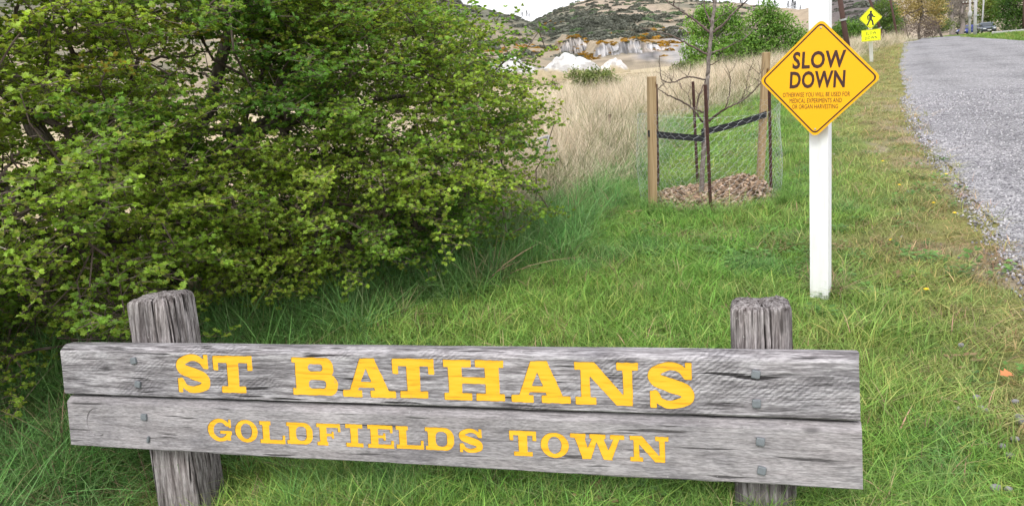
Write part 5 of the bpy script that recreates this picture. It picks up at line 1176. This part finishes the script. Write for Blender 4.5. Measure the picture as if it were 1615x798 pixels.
tree('willow_shrub', 'single round green shrub standing alone in the dry paddock left of the guard', 'shrub', at(937, 153, 25), [(937, 127, 19), (918, 129, 17), (958, 130, 18), (940, 138, 22), (903, 117, 10), (972, 134, 11), (938, 115, 8), (955, 118, 8), (920, 117, 8)], 25, 7000, .036, (A(.11, .165, .045), A(.24, .30, .085)), seed=8, gap=.36)
for x, y, r in ((873, 134, 5),):
    tree('brown_tussock', 'small dark brown tussock alone in the dry paddock', 'shrub', at(x, y + 3, 36), [(x, y, r), (x + 4, y + 1, r * .8)], 36, 500, .03, (A(.06, .05, .02), A(.12, .09, .035)), seed=9)
tree('green_tree', 'green bushes seen between the white post and the crossing sign', 'shrub', at(1345, 68, 62), [(1330, 48, 18), (1352, 45, 14), (1340, 60, 16), (1318, 62, 14)], 62, 4200, .075, (G1, G2), seed=10)
tree('green_tree', 'green tree behind the crossing sign left of the yellow blossom tree', 'tree', at(1400, 62, 72), [(1398, 22, 18), (1408, 40, 18), (1392, 48, 15), (1388, 12, 12)], 72, 4200, .085, (A(.055, .115, .02), A(.13, .21, .035)), seed=11)
tree('blossom_tree', 'wide pale yellow flowering tree beside the far end of the road', 'tree', at(1450, 60, 80), [(1430, 8, 22), (1455, 4, 24), (1478, 12, 20), (1440, 26, 18), (1470, 32, 16), (1420, 22, 12), (1482, 34, 9), (1450, -22, 24)], 80, 7500, .085, (A(.24, .19, .07), A(.48, .39, .16)), seed=12, gap=.47)
tree('bare_shrub', 'dense bare purplish brown thicket under the yellow flowering tree', 'shrub', at(1448, 62, 76), [(1435, 40, 18), (1455, 44, 20), (1470, 46, 14), (1425, 48, 12)], 76, 4200, .06, (A(.10, .075, .068), A(.19, .15, .135)), seed=13, gap=.3, bark=M_SAPLING)
tree('green_tree', 'light green tree above the road bend right of the yellow blossom tree', 'tree', at(1486, 57, 92), [(1482, 14, 14), (1478, -4, 16), (1492, 40, 10)], 92, 3000, .10, (A(.085, .14, .03), A(.19, .24, .06)), seed=14)
for i, (bx, lob, lb) in enumerate(((1502, [(1497, 12, 16), (1503, -8, 18), (1510, 24, 12)], 'left of two tall bare grey trees at the end of the road'), (1515, [(1518, 10, 14), (1522, -8, 16), (1516, 26, 10)], 'right of two tall bare grey trees at the end of the road'))):
    tree('bare_tree', lb, 'tree', at(bx, 51, 105), lob, 105, 0, .1, (G1, G2), 'bare grey trees', M_SAPLING, True, .38, 20 + i)
    tree('bare_tree', 'hazy grey budding tree behind the bare trees, %s side' % ('left' if i == 0 else 'right'), 'tree', at(bx + 3, 50, 118), [(bx - 6, 20, 16), (bx + 8, 4, 20), (bx + 4, 32, 13), (bx - 4, -8, 16)], 118, 4200, .075, (A(.13, .115, .10), A(.23, .205, .18)), None, M_SAPLING, False, .25, 24 + i, gap=.35)
tree('green_tree', 'dark green hedge tree closing the far end of the road beside the blue car', 'tree', at(1518, 48, 128), [(1500, 40, 9), (1518, 38, 9), (1532, 34, 10), (1484, 44, 8)], 128, 2200, .12, (A(.05, .09, .035), A(.09, .14, .05)), seed=30, gap=.3)
tree('lime_tree', 'lime green tree behind the dark parked car', 'tree', at(1560, 38, 112), [(1552, 18, 18), (1566, 22, 16), (1560, 0, 22), (1545, 30, 8), (1575, 8, 18)], 112, 5200, .12, (A(.075, .125, .02), A(.19, .24, .035)), seed=31, gap=.35)
tree('dark_tree', 'big dark green tree at the right edge above the grass verge', 'tree', at(1596, 50, 66), [(1592, 12, 22), (1612, 8, 24), (1585, 32, 16), (1606, 34, 18), (1625, 26, 20), (1582, 2, 14), (1610, -20, 24)], 66, 8500, .085, (A(.035, .085, .016), A(.095, .18, .028)), seed=32, gap=.36)
tree('low_shrub', 'low dark shrub at the edge of the right verge under the big dark tree', 'shrub', at(1587, 53, 62), [(1582, 49, 6), (1592, 48, 7)], 62, 500, .06, (A(.04, .07, .02), A(.09, .14, .03)), seed=33)
# far pines on the skyline
def pine_label(i):
    if i < 3: return ('left', 'middle', 'right')[i] + ' of three tiny pines in the notch between the two hills'
    if i < 9: return ('first', 'second', 'third', 'fourth', 'fifth', 'sixth')[i - 3] + ' from the left of six tiny skyline pines around the sapling tip'
    return ('first', 'second', 'third', 'fourth', 'fifth', 'sixth', 'seventh', 'eighth', 'ninth')[i - 9] + ' from the left of the skyline pines between sapling and white post'
for i, (x, y, h) in enumerate(((824, 27, 8), (831, 26, 9), (835, 27, 6), (1050, 4, 7), (1076, 4, 9), (1084, 4, 8), (1092, 5, 9), (1100, 5, 10), (1108, 6, 8), (1168, 8, 9), (1196, 9, 8), (1204, 10, 10), (1213, 11, 12), (1222, 12, 11), (1243, 14, 11), (1250, 15, 15), (1254, 15, 12), (1262, 17, 8))):
    q = np.random.default_rng(100 + i); D = 330 if x < 840 else 612; b = at(x, y + 1, D); H = h * D / FPX * 1.1; nl = 420
    root = thing('pine_tree', pine_label(i), 'tree', b, 'pines on the skyline')
    part('trunk', tube(np.array([b - A(0, 0, 2), b + A(0, 0, H * .9)]), [H * .03, H * .006], 5), M_BARK, root)
    t = q.random(nl) ** .8; a = q.uniform(0, 6.28, nl); rr = H * .27 * (1 - t) ** .8 * (.5 + .5 * np.floor(q.random(nl) * 3) / 2); P = b + np.stack([rr * np.cos(a), rr * np.sin(a), H * (.08 + .92 * t)], -1)
    s = H * .075; Dv = np.stack([np.cos(a), np.sin(a), -.35 + 0 * a], -1); X = nrm(np.cross(Dv, A(0, 0, 1))); V = np.stack([P - X * s * .7, P + X * s * .7, P + Dv * s * 1.6 + A(0, 0, .3 * s)], 1).reshape(-1, 3)
    part('crown', (V, np.arange(nl * 3).reshape(-1, 3)), M_TREE, root, col=np.repeat(A(.05, .06, .055) * q.uniform(.6, 1.4, (nl, 1)), 3, 0), kind='stuff')

# ------------------------------------------------------------------ poles, cars, small things
M_POLE = flat('tarred_pole', (.075, .045, .038), .85, .15, .4, 3); M_CONC = flat('pale_concrete', (.40, .39, .39), .85, .2, .15, 5); M_GLASSY = flat('porcelain', (.6, .6, .58), .4, .5, .05, 9)
def pole(base, x1, y1, r, mat, label, group, extras=None):
    b = np.array(base, float); b[2] = hgt1(b[0], b[1]); t = atY(x1, y1, b[1]); root = thing('power_pole' if mat is M_CONC else 'leaning_pole', label, 'pole', b, group); d = t - b
    part('shaft', tube(np.array([b - .05 * d, b + .5 * d, b + d * 1.25]), [r, r * .88, r * .75], 9), mat, root, smooth=True)
    if extras: extras(root, b, d, r)
    return root
def band_(root, b, d, r): part('reflector_band', tube(np.array([b + d * .615, b + d * .64]), r * 1.12, 9), M_GALV, root)
pole(at(1341, 96, 30), 1323, -12, .115, M_POLE, 'thick dark brown leaning pole just right of the white post', 'dark leaning poles', band_)
pole(at(1397, 68, 57), 1370, -4, .11, M_POLE, 'dark leaning pole passing behind the crossing sign', 'dark leaning poles', lambda r_, b, d, r: part('reflector_band', tube(np.array([b + d * .335, b + d * .36]), r * 1.12, 9), M_GALV, r_))
pole(at(1417, 62.5, 66), 1405, 5, .11, M_POLE, 'dark leaning pole in front of the brown thicket', 'dark leaning poles')
pole(at(1434, 50, 92), 1424, 22, .06, M_POLE, 'thin faint leaning pole in front of the brown thicket', 'dark leaning poles')
def arms(root, b, d, r):
    X = A(.92, -.38, 0)
    for f, w_ in ((.83, .75), (1.03, .8)):
        c = b + d * f; part('crossarm', box(c, w_, .05, .06, X, A(.38, .92, 0)), M_POLE, root)
        for s in (-.85, -.45, .45, .85): part('insulator', lathe_blob(c + X * w_ * s + A(0, 0, .13), (.05, .05, .09), 5, 8, 2, .02), M_GLASSY, root, smooth=True)
    part('transformer', lathe_blob(b + d * .55 + A(-.1, -.2, 0), (.25, .2, .4), 6, 10, 3, .03), M_CONC, root, smooth=True)
pole(at(1529.5, 50, 84), 1530, -5, .14, M_CONC, 'concrete power pole with crossarms left of the nearer pole', 'concrete power poles', arms)
def pins(root, b, d, r):
    for f in (.28, .52): part('step_bolt', box(b + d * f + A(r * .4, -r, 0), .16, .03, .04), M_GALV, root)
pole(at(1537.5, 56, 60), 1539, -6, .135, M_CONC, 'nearer thick concrete power pole standing on the grass verge tip', 'concrete power poles', pins)
pole(at(1549, 36, 98), 1552, -6, .11, M_CONC, 'slim grey pole behind the dark parked car', 'concrete power poles')
pole(at(1614.5, 49, 64), 1615, -8, .10, M_POLE, 'dark upright pole at the right edge of the picture', None)

M_GLASS = flat('car_glass', (.03, .04, .05), .08, .6, .1, 3); M_TYRE = flat('tyre', (.02, .02, .02), .8, .2, .2, 20); M_LAMP = flat('car_lamp', (.5, .5, .5), .2, .6, .05, 5); M_PLATE = flat('number_plate', (.65, .65, .62), .5, .3, .05, 9); M_TRIM = flat('black_trim', (.025, .025, .028), .6, .3, .1, 9)
def car(c, yaw, paint_, label, s=1.):
    mp = flat('car_paint', paint_, .25, .6, .08, 4); c = np.array(c, float); c[2] = hgt1(c[0], c[1]) + .02; root = thing('parked_car', label, 'car', c, 'parked cars')
    ca, sa = math.cos(yaw), math.sin(yaw); X, Y, Z = A(ca, sa, 0), A(-sa, ca, 0), A(0, 0, 1)       # X forwards
    W = lambda VT: (c + s * (VT[0][:, :1] * X + VT[0][:, 1:2] * Y + VT[0][:, 2:] * Z), VT[1])
    def loft(sec, half):                                         # side profile (x, z) swept across with rounded, tucked-in shoulders
        P = np.array(sec); n = len(P); ys = [(-1, .90, .0), (-.93, .98, 0), (-.5, 1, 0), (.5, 1, 0), (.93, .98, 0), (1, .90, 0)]; m0 = P.mean(0); V = []
        for y, k_, _ in ys: V.append(np.c_[m0[0] + (P[:, 0] - m0[0]) * k_, np.full(n, y * half), m0[1] + (P[:, 1] - m0[1]) * k_])
        V = np.concatenate(V); i = np.arange(n); j = (i + 1) % n; T = [tris(np.stack([a * n + i, a * n + j, (a + 1) * n + j, (a + 1) * n + i], -1)) for a in range(5)]
        V = np.r_[V, [[m0[0], -half, m0[1]], [m0[0], half, m0[1]]]]; T += [np.stack([j, i, i * 0 + len(V) - 2], -1), np.stack([5 * n + i, 5 * n + j, i * 0 + len(V) - 1], -1)]; return V, np.concatenate(T)
    part('body', W(loft([(-2.15, .45), (-2.2, .75), (-2.12, .98), (-1.2, 1.02), (.9, 1.0), (1.9, .88), (2.15, .72), (2.2, .45), (1.9, .28), (-1.9, .28)], .88)), mp, root, smooth=True)
    part('cabin', W(loft([(-2.0, .98), (-1.72, 1.42), (-1.4, 1.5), (-.2, 1.53), (.3, 1.46), (1.0, 1.0)], .76)), mp, root, smooth=True)
    for nm, x0, z0, x1, z1, hw in (('windscreen', .97, 1.03, .36, 1.42, .66), ('rear_window', -2.0, 1.06, -1.74, 1.39, .62)):
        o_ = .03 * (1 if x0 > 0 else -1); V = np.array([(x0 + o_, -hw, z0), (x0 + o_, hw, z0), (x1 + o_, hw * .88, z1), (x1 + o_, -hw * .88, z1)]); V = np.r_[V, V - A(o_ * .8, 0, 0)]
        part(nm, W((V, tris(BOXQ))), M_GLASS, root)
    for sd_ in (-1, 1):
        V = np.array([(-1.6, .745, 1.05), (.7, .745, 1.05), (.25, .70, 1.40), (-1.4, .70, 1.42)]) ; V = np.r_[V, V - A(0, .03, 0)] ; V = (V + A(0, .022, 0)) * A(1, sd_, 1); part('side_window', W((V, tris(BOXQ))), M_GLASS, root)
        part('headlight', W(lathe_blob((2.1, .62 * sd_, .70), (.09, .2, .09), 6, 10, 1, .02)), M_LAMP, root, smooth=True)
        part('tail_light', W(lathe_blob((-2.13, .70 * sd_, .82), (.07, .12, .13), 6, 10, 1, .02)), flat('tail_lamp_red', (.4, .02, .02), .2, .6), root, smooth=True)
        part('mirror', W(lathe_blob((.62, .95 * sd_, 1.03), (.09, .11, .08), 5, 8, 1, .02)), mp, root, smooth=True)
        for x in (-1.35, 1.38):
            t = np.linspace(0, 2 * math.pi, 24, endpoint=False)
            w_ = part('wheel', W(tube(np.array([(x, .70 * sd_, .33), (x, .72 * sd_, .33), (x, .88 * sd_, .33), (x, .90 * sd_, .33)]), [.29, .33, .33, .29], 20)), M_TYRE, root, smooth=True)
            part('rim', W(tube(np.array([(x, .895 * sd_, .33), (x, .91 * sd_, .33)]), [.21, .19], 16)), M_GALV, w_)
    part('bumper', W(bev(box((2.14, 0, .46), .09, .80, .11), .04, 2)), M_TRIM, root); part('bumper', W(bev(box((-2.14, 0, .48), .09, .80, .11), .04, 2)), M_TRIM, root)
    part('grille', W(bev(box((2.19, 0, .66), .03, .36, .07), .01, 1)), M_TRIM, root); part('number_plate', W(box((2.24, 0, .5), .008, .24, .055)), M_PLATE, root); part('number_plate', W(box((-2.24, 0, .7), .008, .24, .055)), M_PLATE, root)
car(at(1555.5, 48, 96), math.radians(-112), (.035, .05, .07), 'dark blue grey car parked facing us on the right grass verge', .9)
car(at(1527, 47.5, 112), math.radians(-150), (.03, .04, .22), 'bright blue car partly hidden behind the power poles at the road end', .9)

def low_wall():
    a, b = at(1566, 53.5, 60), at(1618, 47.5, 62); a[2], b[2] = hgt1(a[0], a[1]), hgt1(b[0], b[1]); X = nrm(b - a); Y = nrm(np.cross(A(0, 0, 1), X)); L = np.linalg.norm(b - a)
    root = thing('low_wall', 'low pale stone edging wall on the right verge under the big dark tree', 'wall', (a + b) / 2); q = np.random.default_rng(4); x = 0
    while x < L:
        w_ = q.uniform(.35, .7); part('stone', bev(box(a + X * (x + w_ / 2) + A(0, 0, .11), w_ / 2 - .012, .13, .14 + q.uniform(-.02, .02), X, Y), .03, 1), M_CONC, root); x += w_
low_wall()

def old_fence():
    # the old wire fence running through the straw, with a short pipe rail next to the bush
    a, b = atY(818, 232, 8.9), atY(864, 215, 9.4); root = thing('pipe_rail', 'short bent grey metal pipe rail showing at the right edge of the bush', 'rail', (b[0], b[1], 0))
    part('rail', tube(np.array([a, (a + b) / 2 + A(0, 0, .01), b]), .016, 8), M_GALV, root, smooth=True); part('upright', tube(np.array([b + A(0, 0, .01), A(b[0], b[1], -.1)]), .022, 8), M_GALV, root, smooth=True)
    for i, (x, y0, y1, r) in enumerate(((962, 217, 186, .02), (1020, 182, 164, .02), (1054, 165, 148, .02), (986, 170, 158, .018))):
        g = gr(x, y0); t = atY(x + 1, y1, g[1]); solo('fence_post', bev(box((g + t) / 2, r, r, (t[2] - g[2]) / 2 + .06), .005, 1), M_RUST, ['thin dark fence post in the straw, nearest the bush', 'thin dark fence post in the straw just left of the left stake', 'farthest thin dark fence post, right of the left stake', 'short dark fence post in the straw below the paddock shrub'][i], 'fence post', g, 'old fence posts in the straw')
old_fence()

M_GRASSY = flat('stem_green', (.12, .18, .05), .7)
STONE_L = ['grey stone left of the orange leaf, highest of the lower right cluster', 'grey stone just below the pair left of the orange leaf', 'grey stone touching the pair left of the orange leaf', 'lone grey stone farthest left of the cluster below the orange leaf',
           'grey stone at the right picture edge below the orange leaf', 'grey stone near the right edge, above the lowest pair', 'grey stone in the grass, lower left of the right edge group', 'lowest stone of the right edge group', 'left one of two stones at the bottom of the picture',
           'grey stone alone halfway between the leaf and the bottom edge', 'grey stone level with the cluster, nearest the right edge', 'largest grey stone, half outside the right picture edge', 'small grey stone alone in the grass well above the orange leaf', 'right one of two stones at the bottom of the picture']
DAND_L = ['dandelion left of the road where the verge narrows', 'dandelion nearest the road edge stones', 'dandelion on the verge right of the white post top half', 'dandelion between the white post and the road, middle height', 'yellow dandelion nearest the white post foot', 'lowest yellow dandelion, right of the white post foot', 'farthest yellow dandelion up the verge']
def litter():
    g = gr(1575, 618); V, T, _c = leaves(np.array([g + A(0, 0, .075)]), np.array([(1., .1, .1)]), np.array([(0, -.25, 1.)]), np.array([.055]), np.array([(.5, .2, .08)])); solo('fallen_leaf', (V, T), flat('dead_leaf', (.50, .19, .075), .7), 'single orange fallen leaf in the grass on the right', 'leaf', g)
    ms = flat('grey_stone', (.24, .23, .245), .9, .1, .3, 40)
    for i, (x, y, r) in enumerate(((1540, 634, .013), (1553, 655, .012), (1545, 652, .014), (1510, 652, .010), (1606, 665, .016), (1600, 700, .013), (1580, 712, .012), (1592, 726, .012), (1570, 778, .015), (1553, 708, .010), (1600, 640, .012), (1610, 672, .018), (1515, 550, .012), (1590, 780, .011))):
        g = gr(x, y); g[2] = hgt1(g[0], g[1]); V, T = lathe_blob(g + A(0, 0, .018), (r * 1.2, r, r * .8), 6, 9, i, .35, 1.3)
        solo('stone', (V, T), ms, STONE_L[i], 'stone', g, 'stones in the right grass')
    my = flat('yellow_petal', (.75, .50, .02), .6)
    for i, (x, y) in enumerate(((1492, 283), (1505, 346), (1418, 301), (1472, 330), (1405, 390), (1460, 470), (1392, 262))):
        g = gr(x, y); g[2] = hgt1(g[0], g[1]); a = np.arange(12) * 2 * math.pi / 12; V = np.r_[[g + A(0, 0, .060)], g + np.c_[.014 * np.cos(a), .014 * np.sin(a), .050 + .004 * (np.arange(12) % 2)]]
        T = np.stack([np.zeros(12, int), 1 + np.arange(12), 1 + (np.arange(12) + 1) % 12], -1); r = thing('dandelion', DAND_L[i], 'flower', g, 'dandelions in the verge')
        part('flower_head', (V, T), my, r); part('stem', tube(np.array([g - A(0, 0, .01), g + A(0, 0, .054)]), .0022, 5), M_GRASSY, r)
litter()
